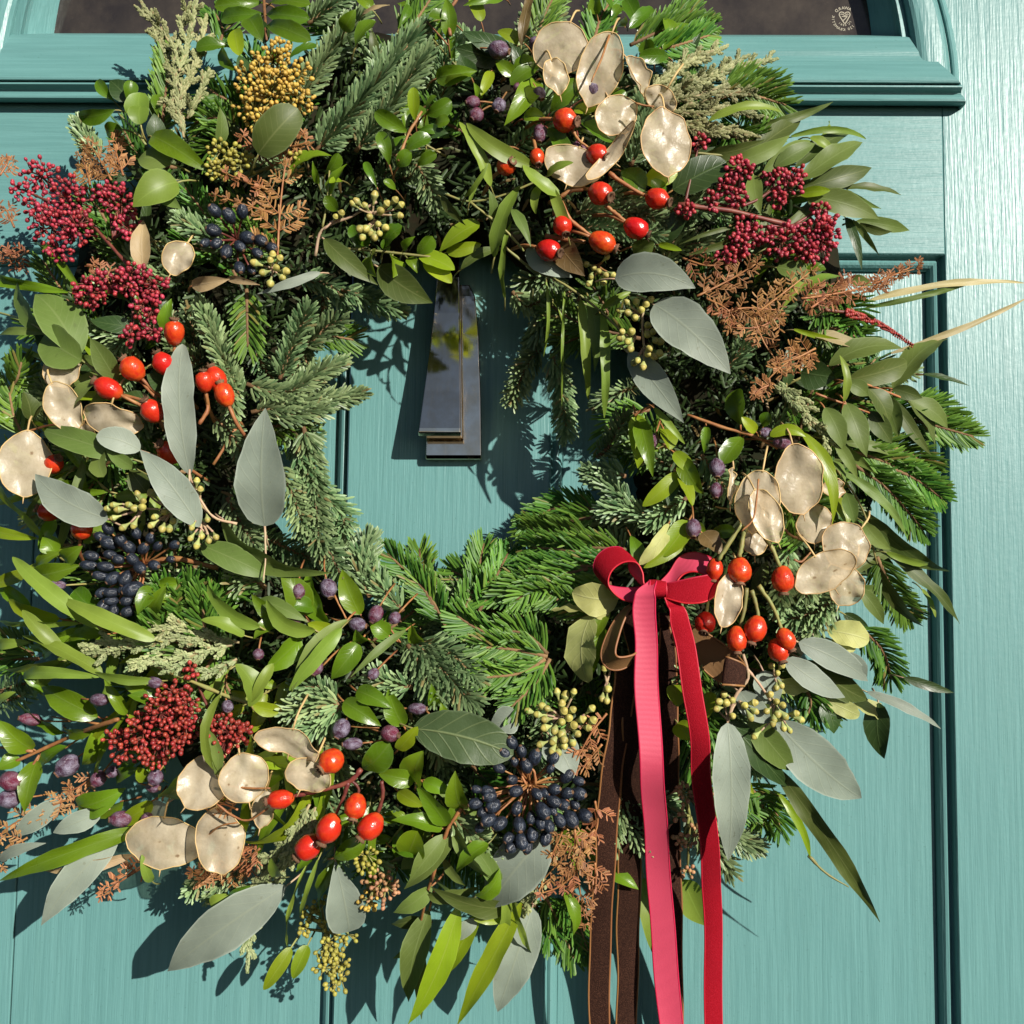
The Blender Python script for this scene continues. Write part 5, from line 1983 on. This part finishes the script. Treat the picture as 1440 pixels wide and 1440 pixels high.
S eucalyptus_sprig oli 4 stem=stem_g | fan of olive leaves reaching over the door rail
t 0 640 200 660 400 680 w=12
l 250 550 645 428 36 k=oli b=8
l 88 652 348 592 52
l 178 692 458 568 72 k=eug b=18
l 295 642 502 498 96 k=oli
l 342 722 545 588 86 k=eug
l 388 702 562 600 76 k=eug z=4
l 478 702 705 558 82 k=oli z=-4
l 498 762 762 588 92 k=eug z=4
l 508 792 805 705 92 k=oli
l 655 792 928 815 36 k=oli
l 498 818 622 802 46 k=yel
l 515 828 835 922 108 k=eug
l 735 932 962 970 62 k=eug
l 748 942 885 978 32 k=oli
l 690 918 757 1135 42 k=drk
l 718 928 828 1078 26 k=eug
l 458 575 782 588 26 k=nar b=-40
l 538 580 636 642 42 k=nar
l 582 590 620 512 42 k=nar
l 398 1128 545 1192 92 k=eug
l 300 740 330 900 70 k=eug
l 110 510 420 465 40 k=nar
l 700 1180 800 1200 50 k=eug
l 690 800 840 880 24 k=eug
S skimmia_head scarlet 10 stem=stem_r | crimson bud head spilling past the outer edge under the olive leaves
t -20 865 200 890 450 950 w=24 z=10
t 250 870 320 840 420 770 w=12 z=8
hub 230 880
k 240 720 65
k 200 790 60
k 120 850 45
k 230 830 55
k 240 680 35
hub 400 830
k 440 780 75
k 370 740 40
k 400 840 45
k 480 740 45
hub 470 950
k 560 1010 105
k 600 930 60
k 420 1020 85
k 240 1020 75
k 180 1080 45
k 270 960 60
k 610 1000 60
k 580 880 40
k 510 1060 70
k 320 1000 50
hub 0 900
k 10 890 50
k 70 600 40
S bracken_frond fern 10 stem=stem_o | rust brown bracken sweeping outward below the crimson buds
f 500 1260 640 1240 800 1200 1010 1105 w=80
f 60 1250 200 1180 330 1100 w=110
f 300 1330 420 1240 560 1130 w=100
f 120 1330 260 1300 420 1310 w=120
f 540 1300 640 1230 720 1170 w=90
f 0 1090 100 1120 200 1110 w=80
f 800 1230 860 1170 1000 1130 w=60
C 960 400 .33333
f 560 290 440 330 300 460 w=100
f 560 270 480 310 390 340 w=90
f 300 140 340 240 400 330 w=90
f 430 120 320 180 180 180 w=90
f 100 60 180 100 230 160 w=80
f 380 420 330 440 300 470 w=60
S grass_blade str 0 stem=straw_stem | long straw blades stretching across the door stile
l 770 75 1445 -12 30 b=-16 p=strap d=68
l 770 100 1250 -20 24 b=14 k=eug p=strap d=66
l 880 290 1460 50 26 b=26 p=strap d=64
l 540 205 775 270 56 p=strap
l 470 190 740 255 24 k=yel
l 690 150 800 290 40 k=drk
S pepper_spike scarlet 6 stem=stem_r | thin red beaded spike over the panel moulding
t 600 108 700 122 850 180 968 258 w=16 z=8 e=.3
S eucalyptus_sprig eug 6 stem=stem_o | olive eucalyptus sprig overlapping the panel moulding
t 560 460 670 500 790 542 w=10
t 720 412 800 430 950 490 w=12
l 618 342 935 262 88 k=eug b=-14
l 695 402 955 332 92 k=oli b=-6 p=ell
l 888 442 1122 218 92 k=eug
l 680 492 668 298 36 k=nar
l 690 500 780 725 102 k=eug r=8
l 782 438 875 592 102 k=oli p=ell
l 700 415 785 470 72
l 790 535 885 672 82 k=oli
l 878 475 1052 722 56 k=oli
l 948 488 1072 692 82 k=oli
l 950 485 1125 605 82 k=eug
l 888 440 1012 480 62 k=oli
l 1018 378 1212 424 26 k=drk d=60
l 500 372 645 392 132 k=drk
l 600 520 682 702 90 k=eug
l 860 480 910 640 80 k=eug z=-4
l 640 660 740 820 50 k=eug
S heather_sprig heath 12 stem=straw_stem | pale heather stem pointing down at the papery pods
n 380 420 470 500 560 590 655 692
n 440 440 500 510 530 560
n 400 400 440 470 470 480
n 540 560 590 610 610 650
S long_leaf_sprig yel 14 stem=stem_g | bright arched leaf curving over the right papery pods
l 370 640 520 640 50 b=-24 p=strap
l 500 622 635 1010 66 b=-40 p=lan
S narrow_leaf_spray oli 0 stem=stem_g | dark narrow leaves trailing down past the panel edge
t 650 780 760 950 820 1180 w=10 z=6
l 650 780 955 1070 42 k=eug b=-20
l 765 955 1130 1222 66 k=oli b=12 p=lan
l 800 1100 1185 1425 50 k=oli b=14 p=lan
l 815 1180 1015 1450 52 k=oli b=12
l 740 1278 852 1435 62 k=eug
l 1010 1285 1072 1402 22 k=nar
l 690 880 730 1010 60 k=eug
l 760 1000 880 1120 60 k=eug
l 640 900 700 1010 70 k=yel z=-6
l 600 740 690 830 44 k=eug
l 860 1130 1060 1180 30 k=nar
S honesty_sprig honesty 8 stem=stem_o | papery pods in a group beside the hanging rose hips
o 316 915 88 130 8 z=-2
o 352 975 62 118 -22 z=8
o 488 822 104 140 -10 z=0
o 690 1102 100 96 40 z=-2
o 598 1212 132 78 -32 z=6
o 690 1275 70 80 20 z=-8
o 302 1090 52 52 0 z=-10
o 190 1330 58 112 14 cup=.35 z=4
o 560 1010 76 76 0 z=-12
o 640 860 50 40 0 z=-8
o 205 850 16 76 4 z=-6 ty=40
t 250 1040 300 980 320 820 w=8 z=32
t 470 1160 500 1170 540 1130 w=9 z=26
S rose_hip_sprig hip 10 stem=stem_g | rose hips hanging on green stalks beside the red bow
t 250 1010 190 1100 150 1165 w=20 z=20
t 265 1020 250 1090 240 1150 w=20 z=20
t 320 1040 370 1100 410 1190 w=20 z=20
C 740 740 .33333
t 930 260 920 350 900 430 w=18 z=14
t 950 270 970 330 980 390 w=18 z=14
t 980 250 1040 340 1080 440 w=18 z=14
h 795 180 35 46 790 226 ns=1 z=-2
h 900 185 50 55 900 238 ns=1
h 1082 222 47 56 1085 280 ns=1
h 755 405 44 46 750 440 z=-6
h 888 475 42 54 890 528 ns=1
h 967 432 47 56 950 488 ns=1 z=2
h 1063 522 44 50 1078 566 ns=1
h 1095 475 38 48 1118 518 ns=1 z=4
S eucalyptus_sprig euc 6 stem=stem_p | grey eucalyptus with hanging leaf and green buds right of the ribbon
t 915 540 935 640 880 720 850 830 w=14 z=14
t 930 600 980 660 1030 735 w=12 z=14
u 805 770 835 710 870 735 845 745 870 800 815 740 hx=880 hy=750 r=16
u 960 745 920 755 965 780 945 805 hx=900 hy=740 r=15
u 1015 780 1055 740 1080 755 1060 790 1090 800 1040 830 1045 815 1030 710 hx=1050 hy=740 r=16
u 1135 790 1155 815 1110 860 1085 850 965 885 hx=1070 hy=790 r=15
u 1035 590 1080 590 1060 620 1075 670 1055 680 hx=1050 hy=640 r=15
l 850 830 855 1420 152 p=ova r=0 b=-4 z=10
l 1055 830 1425 1155 196 p=ova r=0 z=2
l 1095 560 1350 722 105 b=18 z=2
l 1150 490 1450 655 112 b=-8
l 1170 565 1450 742 105 k=oli z=-4
l 1000 610 1060 760 120 z=-6
l 940 800 1135 1040 115 k=eug r=-14 z=-6
l 900 700 1040 830 100 z=-8
l 1330 540 1440 640 100 k=euc z=2
C 960 960 .33333
l 780 40 1095 192 42 k=euc d=68
l 195 165 445 442 112 k=drk p=ova
l 590 85 640 215 92 k=drk
l 828 85 850 322 98 k=drk d=58
l 935 -20 1145 42 42 k=drk d=64
S long_leaf_sprig oli 0 stem=stem_g | long dark leaf and curled stalk hanging below the grey leaves
l 365 325 832 1028 74 b=-44 p=lan d=68 k=oli
l 385 455 540 740 34 b=-22 k=yel p=strap d=62
t 530 730 600 800 700 862 w=16 z=10 e=.3
l 255 380 300 470 30 k=yel
S leaf_sprig wil 2 stem=stem_g | pale wilted leaves beside the grey eucalyptus on the right
l 605 70 750 140 70
l 720 90 862 152 66
l 340 0 540 20 70 k=wil
C 740 740 .33333
l 1270 440 1450 480 110
l 1290 480 1390 520 70
l 1120 600 1200 690 100
l 620 670 640 760 80 k=yel
l 780 700 760 810 60 k=yel
l 640 830 700 900 80 k=yel
C 560 960 .33333
l 1035 825 1085 1165 105 k=nar p=ova d=14
l 1200 830 1292 1028 125 k=nar p=ova d=14
S skimmia_head pinkbud -6 stem=stem_g | small pinkish buds between the ribbon tails
hub 1230 560
k 1210 470 45
k 1200 660 45
k 1250 640 40
k 1300 800 30
k 1220 800 35
k 1190 560 30
'''
parse(PLANT)

# beads on the red spike
for o in [o for o in wreath.children if o.name.startswith('pepper_spike')]:
    mb = MB()
    P = catmull([np.array(W(960+x/3, 400+y/3, env(960+x/3, 400+y/3)+14)) for x, y in ((690, 120), (780, 148), (860, 186), (968, 258))], 40)
    for i, p in enumerate(P):
        for k in range(3):
            th = i*2.4+k*2.1
            u = nrm(np.array((.3*math.cos(th), -abs(math.sin(th))*.8, math.sin(th+1.0))))
            b = .0011*(1-.5*i/40)
            mb.add(p+u*.0019*(1-.5*i/40)+(SPHV*b), SPHF, 0, None, np.full(len(SPHV), rng.random()))
    mb.obj('beads', M['rust'], o)['kind'] = 'stuff'

# fir sprigs that can be made out one by one
FIRS = '''
C 400 0 .33333
S fir_sprig noble 0 stem=bark | long blue green fir sprig slanting beside the ochre buds
n 130 640 330 420 580 120 z=2 q=1.3 w=1.3
n 300 640 420 480 600 220 z=-2 q=1.2 w=1.2
n 60 420 180 240 330 60 z=-6 w=1.2
n 420 640 560 700 640 850 z=-2 w=1.1
S fir_sprig noble -4 stem=bark
n 100 100 180 40 300 -60 w=1.1
n 480 200 560 80 640 -40 w=1.1 k=nord
n 1060 200 1090 80 1150 -40 k=nord
n 1300 200 1340 60 1420 -40 k=nord
C 0 0 .33333
S fir_sprig noble -2 stem=bark
n 420 660 370 600 330 520 q=1.2
n 950 1060 850 980 740 920 z=8
n 680 560 700 380 720 200 k=nord z=2
n 920 200 940 130 910 60 k=nord
C 0 400 .33333
S fir_sprig noble 4 stem=bark | blue green fir sprigs pointing into the opening beside the grey leaf
n 1010 480 930 280 850 90 q=1.2
n 1180 400 1240 240 1300 100 q=1.2
n 1040 420 1200 460 1330 380 1440 330 q=1.2
n 1060 540 1240 500 1440 480 1530 460 q=1.2
n 1040 20 1042 120 1045 260 k=nord
n 900 340 960 420 980 560
n 1150 560 1300 540 1380 520
S fir_sprig noble 4 stem=bark | soft fir branch hanging down the left of the opening
n 1280 600 1310 760 1330 920 1350 1120 q=1.4 w=1.35
n 1250 700 1330 860 1440 960 1450 1040 q=1.1 w=1.2
n 1180 760 1240 900 1290 1040 w=1.2
n 900 560 980 640 1040 740
n 960 900 1010 1000 1080 1100 w=1.1
n 1300 1080 1380 1120 1440 1230 w=1.2
n 1130 1180 1050 1160 980 1150 q=.8 w=1.3
n 1110 1270 1060 1240 1000 1260 q=.8 w=1.3
S fir_sprig nord 2 stem=bark | dark fir needles tucked under the plum berries
n 800 1440 780 1340 830 1260
n 900 1440 920 1330 1000 1280
n 700 1420 690 1350 720 1270
n -40 480 60 420 90 330
n 100 640 60 560 40 460
C 400 350 .33333
S fir_sprig noble 0 stem=bark | fir tips hanging beside the knocker
n 240 170 320 200 420 240 490 260
n 80 420 180 330 240 300
n 60 120 200 160 260 240 z=-4
n 1080 420 1020 500 960 640 z=-2 w=1.1 q=1.2
n 1130 440 1170 600 1190 790 z=-2 w=1.1 q=1.3
n 1100 220 1080 320 1040 420 z=-10
n 960 180 1020 240 1080 220 z=-10
n 1250 200 1200 320 1160 420 z=-14
n 1320 880 1380 820 1440 700 z=-4
n 1440 960 1360 940 1290 960 z=2
C 360 760 .33333
S fir_sprig nord 6 stem=bark | glossy green fir tips rising into the foot of the opening
n 800 360 720 220 560 60 q=1.2
n 760 300 700 180 690 40
n 860 330 920 200 960 20 q=1.2
n 940 300 1000 180 1060 60 q=1.1
n 1020 250 930 180 830 130
n 620 300 520 180 430 60 k=noble w=1.2
n 480 240 440 130 480 -10 k=noble w=1.3
n 1230 490 1080 460 950 450 q=1.2
n 1220 500 1120 560 950 580
n 1240 500 1180 600 1080 700
n 1230 480 1150 400 1060 380
n 1100 420 950 380 850 320
n 1260 190 1150 180 1040 230
n 1400 120 1250 160 1100 250
n 1440 60 1300 40 1170 30 q=1.2
n 1420 -10 1300 -30 1130 -50 q=1.1 
S fir_sprig noble 8 stem=bark | noble fir tuft in the middle below the opening
n 660 420 740 500 870 640 920 680 q=1.6 w=1.4
n 640 440 700 540 760 660 q=1.2 w=1.3
n 700 430 820 480 940 590 q=1.2 w=1.2
n 660 620 560 600 500 560
S fir_sprig noble 6 stem=bark | noble fir tuft above the cream pods
n 360 690 260 690 150 730 q=1.4 w=1.25
n 360 700 290 760 210 800 q=1.3 w=1.2
n 340 680 260 620 170 620 q=1.0
n 820 1160 900 1230 960 1260
C 700 400 .33333
S fir_sprig nord 4 stem=bark | green fir tips reaching left towards the knocker
n 430 960 280 930 120 1010 q=1.2
n 420 980 300 1000 140 1050
n 560 920 480 860 380 790 k=noble
n 640 980 540 950 440 960 k=noble
n 800 900 720 950 640 1010 k=noble
n 540 1120 380 1110 170 1110
n 500 1180 340 1190 120 1200 q=1.2
n 480 1260 330 1290 110 1320
n 420 1380 250 1330 60 1280 
n 860 720 940 830 1000 900 k=noble
S fir_sprig noble 6 stem=bark | flat dense fir sprig among the red hips
C 700 0 .33333
n 330 900 480 880 700 930 q=1.5
n 340 960 500 960 680 1000 q=1.3
n 420 820 520 830 620 880
n 560 700 620 560 600 420 z=-8
C 700 0 .33333
S fir_sprig nord 0 stem=bark | glossy fir shoot rising over the window sill
n 560 190 700 130 890 110
n 600 230 760 190 890 150
n 640 150 740 90 830 50
n 900 420 1050 400 1210 440 z=4
n 940 380 1040 350 1180 370 z=4
n 960 560 1060 600 1140 560
C 960 400 .33333
S fir_sprig nord 2 stem=bark | dark fir branch pointing down over the panel
n 700 700 880 760 1080 880 q=1.4
n 720 760 860 860 1010 1030 q=1.3
n 780 680 930 700 1050 780 q=1.2
n 840 760 980 820 1090 900
n 900 560 1040 590 1220 640 q=1.1
n 960 500 1060 520 1150 580
n 560 160 680 200 760 240
n 640 60 720 110 700 180
n 700 30 620 90 560 140
n 480 1180 520 1250 520 1330 k=noble
n 450 1100 430 1240 400 1380 k=noble
n 820 1150 880 1280 960 1400
n 520 1080 460 1060 420 1020
C 740 740 .33333
S fir_sprig noble 2 stem=bark | fir sprig right of the hanging rose hips
n 1320 290 1220 360 1090 400 q=1.2 w=1.2
n 1280 330 1220 420 1190 470 w=1.2
n 1400 420 1500 520 1540 640 k=nord
n 740 660 700 640 660 620
C 960 960 .33333
S fir_sprig nord -4 stem=bark | fir tips hanging below the grey leaves
n 60 420 180 500 300 520
n 100 520 200 640 310 690 k=noble q=1.4 w=1.2
n 60 600 140 720 200 800 k=noble w=1.2
n 260 420 330 500 340 600
n 330 460 390 540 410 620
n 520 20 540 80 530 130
n 570 20 580 90 590 120
C 560 960 .33333
S fir_sprig nord -6 stem=bark | dark fir tips at the foot of the ring
n 620 900 680 1020 740 1160
n 700 900 760 1020 800 1130
n 560 920 620 1000 640 1080
n 280 600 340 650 420 700 k=noble z=6
n 330 620 380 680 400 720 k=noble z=6
C 0 960 .38889
S fir_sprig noble -4 stem=bark
n 780 620 740 700 690 760
n 860 640 820 720 760 770
n -20 40 60 10 120 0 w=1.2
n -20 70 40 60 90 40 w=1.2
C 0 760 .33333
S fir_sprig nord 0 stem=bark
n 140 480 60 440 -30 420
n 160 500 80 500 -30 500
n 820 480 700 380 720 250 z=4
n 900 470 860 350 860 230 z=4
n 760 470 680 420 660 300 z=4
n 1120 200 1060 160 1010 130 k=noble w=1.3
'''
parse(FIRS)

# ------------------------------------------------------------------ ribbons
def mat_velvet(name, col, lit, sheen):
    t = NT(name)
    co = t.n('NewGeometry').outputs['Position']
    nz = t.noise(co, 1500, 2, .7); big = t.noise(co, 55, 3, .5)
    c = t.mix(t.math('MULTIPLY', t.ramp(nz, .45, .75), .55), col, lit)
    c = t.mix(t.math('MULTIPLY', t.ramp(big, .35, .7), .3), c, tuple(x*.75 for x in col))
    p = t.principled(Base_Color=c, Roughness=.85, Specular_IOR_Level=.15, Sheen_Weight=sheen, Sheen_Roughness=.35, Sheen_Tint=lit, Normal=t.bump(nz, .5, .0007))
    return t.done(p.outputs[0])
def mat_grosgrain(name, col, dark):
    t = NT(name)
    uv = t.n('SeparateXYZ', Vector=t.n('UVMap').outputs[0])
    co = t.n('NewGeometry').outputs['Position']
    w = t.math('SINE', t.math('MULTIPLY', t.math('ADD', uv.outputs[0], t.math('MULTIPLY', t.noise(co, 40, 2), .0006)), 6.283/.00072))
    nz = t.noise(co, 900, 2, .6)
    c = t.mix(t.math('MULTIPLY', t.ramp(w, -1, .2), .5), dark, col)
    p = t.principled(Base_Color=c, Roughness=.5, Specular_IOR_Level=.4, Normal=t.bump(t.math('ADD', w, nz), .35, .0004))
    return t.done(p.outputs[0])
M['red_velvet'] = mat_velvet('red_velvet', (.27, .0015, .009), (.42, .014, .032), .2)
M['brown_velvet'] = mat_velvet('brown_velvet', (.020, .0075, .0045), (.14, .060, .034), .3)
M['pink_back'] = mat_grosgrain('pink_ribbon_back', (.58, .062, .115), (.52, .048, .098))
M['tan_back'] = mat_grosgrain('tan_ribbon_back', (.27, .15, .062), (.17, .085, .032))
M['red_edge'] = mat_plain('red_ribbon_edge', (.46, .012, .04), .5, .4, .15)
M['tan_edge'] = mat_plain('tan_ribbon_edge', (.25, .11, .04), .45, .4, .15)

def strip(name, parent, pts, front, back, edge, n=60, th=.0007, crown=.0006, flip=False, rib=.00055):
    """ribbon: pts = list of (left point, right point) in world; sides are separate materials, the woven edges a child mesh"""
    Lp = catmull([p[0] for p in pts], n); Rp = catmull([p[1] for p in pts], n)
    if n >= 70:
        w_ = np.linspace(0, 1, n); ph = rnd.random()*6
        sw = (.0007*np.sin(w_*17+ph)+.0004*np.sin(w_*41+ph*2))*np.clip(w_*6, 0, 1)
        Lp = Lp+sw[:, None]*np.array((1, 0, 0)); Rp = Rp+(sw*.6)[:, None]*np.array((1, 0, 0))
        Rp = Rp+(.0018*np.sin(w_*9+ph))[:, None]*np.array((0, 1, 0))
    C = (Lp+Rp)/2; T = nrm(np.gradient(C, axis=0)); Wd = Rp-Lp; wn_ = nrm(Wd)
    N = nrm(np.cross(Wd, T))
    if flip: N = -N
    s = np.concatenate([[0], np.cumsum(np.linalg.norm(np.diff(C, axis=0), axis=1))])
    k = 9; vv = np.linspace(-1, 1, k)
    ph = rnd.random()*6
    def sheet(off):
        V = np.zeros((n, k, 3)); UV = np.zeros((n, k, 2))
        for j, v in enumerate(vv):
            cr = crown*(1-v*v)*(.6+.4*np.sin(s*40+ph))
            V[:, j] = C+Wd*.5*v+N*(cr+off)[:, None]
            UV[:, j, 0] = s; UV[:, j, 1] = v
        return V.reshape(-1, 3), UV.reshape(-1, 2)
    f = [(i*k+j, i*k+j+1, (i+1)*k+j+1, (i+1)*k+j) for i in range(n-1) for j in range(k-1)]
    mb = MB()
    V, UV = sheet(np.full(n, th/2)); mb.add(V, f if not flip else [q[::-1] for q in f], 0, UV)
    V, UV = sheet(np.full(n, -th/2)); mb.add(V, [q[::-1] for q in f] if not flip else f, 1, UV)
    o = mb.obj(name, [front, back], parent)
    me = MB()
    for sd in (-1, 1):
        E = C+Wd*.5*sd
        tube(me, list(E), rib, rib, sides=6, n=n)
    me.obj('edging', edge, o)
    return o
def P11(x, y, d):
    x, y = 740+x/3, 740+y/3
    return np.array(W(x, y, d))
def P13(x, y, d):
    return np.array(W(560+x/3, 960+y/3, d))
def loop_pts(curve, wv, d0, k=1.0, o=(0, 0)):
    """curve: (x, y, dz); wv: (dx, dy, dz) of the ribbon's width; crop pixels and mm"""
    out = []
    for c in curve:
        x, y, z = c[:3]; a, b, e = c[3:6] if len(c) > 3 else wv
        x, y, a, b = o[0]+(x-o[0])*k, o[1]+(y-o[1])*k, a*k, b*k
        out.append((P11(x, y, d0+z), P11(x+a, y+b, d0+z+e)))
    return out
RV, PB, RE = M['red_velvet'], M['pink_back'], M['red_edge']
BV, TB, TE = M['brown_velvet'], M['tan_back'], M['tan_edge']
D0 = env(935, 830)
bow = add_obj('velvet_bow', None, None, W(925, 830, D0+12))
tag(bow, 'red velvet ribbon bow with long pink-backed tails hanging from the wreath', 'bow')
D = D0+22
# loops: the far edge first, the width runs towards the viewer
strip('loop', bow, loop_pts([(480, 258, 2), (430, 262, 0), (350, 248, -2), (298, 195, -3), (305, 140, -3), (350, 102, -3), (405, 100, -2), (432, 140, -1), (440, 190, 0), (478, 240, 2)], (58, 58, 10), D-4, 1.05, (500, 270)), RV, PB, RE, flip=False)
strip('loop', bow, loop_pts([(560, 242, 0, 0, 60, 6), (600, 200, -4, 10, 62, 8), (640, 142, -8, 14, 66, 10), (700, 122, -8, 10, 76, 12), (770, 146, -4, 0, 85, 10), (802, 180, 3, -18, 100, 6), (770, 205, 9, -30, 108, 4), (690, 222, 10, -22, 98, 2), (610, 240, 7, -10, 64, 2), (570, 246, 3, 0, 50, 2)], None, D-3, 1.08, (560, 260)), RV, PB, RE, flip=True)
strip('knot', bow, [(P11(520, 228, D-6), P11(582, 236, D-6)), (P11(522, 232, D+6), P11(588, 238, D+6)), (P11(520, 262, D+9), P11(592, 266, D+9)), (P11(518, 296, D+7), P11(590, 292, D+7)), (P11(520, 305, D-4), P11(588, 300, D-4))], RV, PB, RE, n=24, flip=True)
# pink tail shows its ribbed back
def tail(name, parent, rows, front, back, edge, flip=False, n=70, **kw):
    return strip(name, parent, [(r[0], r[1]) for r in rows], front, back, edge, n=n, flip=flip, **kw)
def row11(y, xl, xr, d, t=0): return (P11(xl, y, d-t), P11(xr, y, d+t))
def row13(y, xl, xr, d, t=0): return (P13(xl, y, d-t), P13(xr, y, d+t))
tail('tail', bow, [row11(232, 520, 548, D+6), row11(275, 470, 540, D+11), row11(330, 448, 540, D+10), row11(480, 456, 548, D+6), row11(700, 466, 562, D+2), row11(1000, 482, 578, D-2),
                   row13(560, 1028, 1128, 86), row13(800, 1050, 1146, 60), row13(1100, 1075, 1172, 46), row13(1440, 1102, 1198, 37), row13(1700, 1118, 1212, 32)], RV, PB, RE, flip=False)
tail('tail', bow, [row11(285, 578, 630, D+4), row11(330, 592, 650, D+6), row11(350, 602, 668, D+9), row11(400, 616, 690, D+8), row11(500, 632, 710, D+5), row11(700, 660, 738, D+4), row11(900, 688, 765, D),
                   row13(420, 1246, 1320, 98), row13(700, 1280, 1354, 82), row13(900, 1285, 1362, 62), row13(1150, 1288, 1364, 45), row13(1440, 1294, 1368, 31), row13(1700, 1298, 1372, 28)], RV, PB, RE, flip=True)
bb = add_obj('velvet_bow', None, None, W(930, 875, D0+8))
tag(bb, 'dark brown velvet ribbon bow with tan edging tied beneath the red bow', 'bow')
E = D0+8
strip('loop', bb, loop_pts([(500, 335, 0, 20, 0, 4), (425, 345, 1, 24, -4, 6), (368, 405, 3, 44, -6, 8), (324, 500, 5, 58, -8, 9), (318, 560, 6, 58, -24, 9), (348, 600, 7, 42, -48, 9), (398, 604, 6, 28, -54, 8), (440, 575, 3, 22, -40, 8), (432, 510, -2, 34, -8, 8), (412, 440, -5, 52, 0, 6), (408, 360, -6, 50, 0, 5), (440, 330, -4, 40, 0, 4)], None, E+8), BV, TB, TE, flip=False, rib=.0007)
strip('loop', bb, loop_pts([(575, 372, 0, -14, 44, 0), (640, 395, 2, -30, 66, -2), (740, 440, 6, -36, 120, -4), (820, 490, 8, -30, 150, -3), (872, 528, 12, -14, 140, -1), (908, 566, 18, -4, 110, 2), (924, 590, 24, -6, 84, 4), (905, 575, 30, -22, 96, 4), (858, 556, 31, -26, 112, 3), (842, 552, 30, -12, 118, 2)], None, E-6), BV, TB, TE, flip=True, rib=.0007)
strip('knot', bb, [(P11(560, 368, E-6), P11(604, 372, E-6)), (P11(560, 372, E+7), P11(604, 376, E+7)), (P11(562, 420, E+8), P11(602, 424, E+8)), (P11(562, 430, E-5), P11(602, 432, E-5))], BV, TB, TE, n=20, flip=True)
tail('tail', bb, [row11(560, 392, 468, E+2), row11(620, 376, 466, E+2), row11(800, 352, 440, E), row11(1000, 330, 412, E-4), row13(560, 838, 928, 82), row13(800, 826, 908, 70), row13(1100, 812, 896, 52), row13(1440, 808, 890, 44), row13(1700, 806, 886, 40)], BV, TB, TE, flip=True, rib=.0007)
tail('tail', bb, [row11(560, 440, 520, E-4), row11(700, 420, 500, E-2), row11(900, 410, 492, E-2), row13(560, 934, 1030, 70), row13(800, 932, 1026, 54), row13(1100, 922, 1014, 36), row13(1440, 920, 1004, 20), row13(1700, 918, 1000, 16)], BV, TB, TE, flip=True, rib=.0007)
tail('tail', bb, [row11(425, 566, 606, E+4), row11(560, 560, 634, E), row11(750, 560, 634, E-5), row11(950, 566, 638, E-10), row13(560, 1112, 1190, 52), row13(800, 1116, 1192, 38), row13(1100, 1120, 1196, 26), row13(1440, 1126, 1202, 17), row13(1700, 1128, 1204, 14)], BV, TB, TE, flip=True, rib=.0007)

for o in bpy.data.objects:
    if '_w' in o: del o['_w']
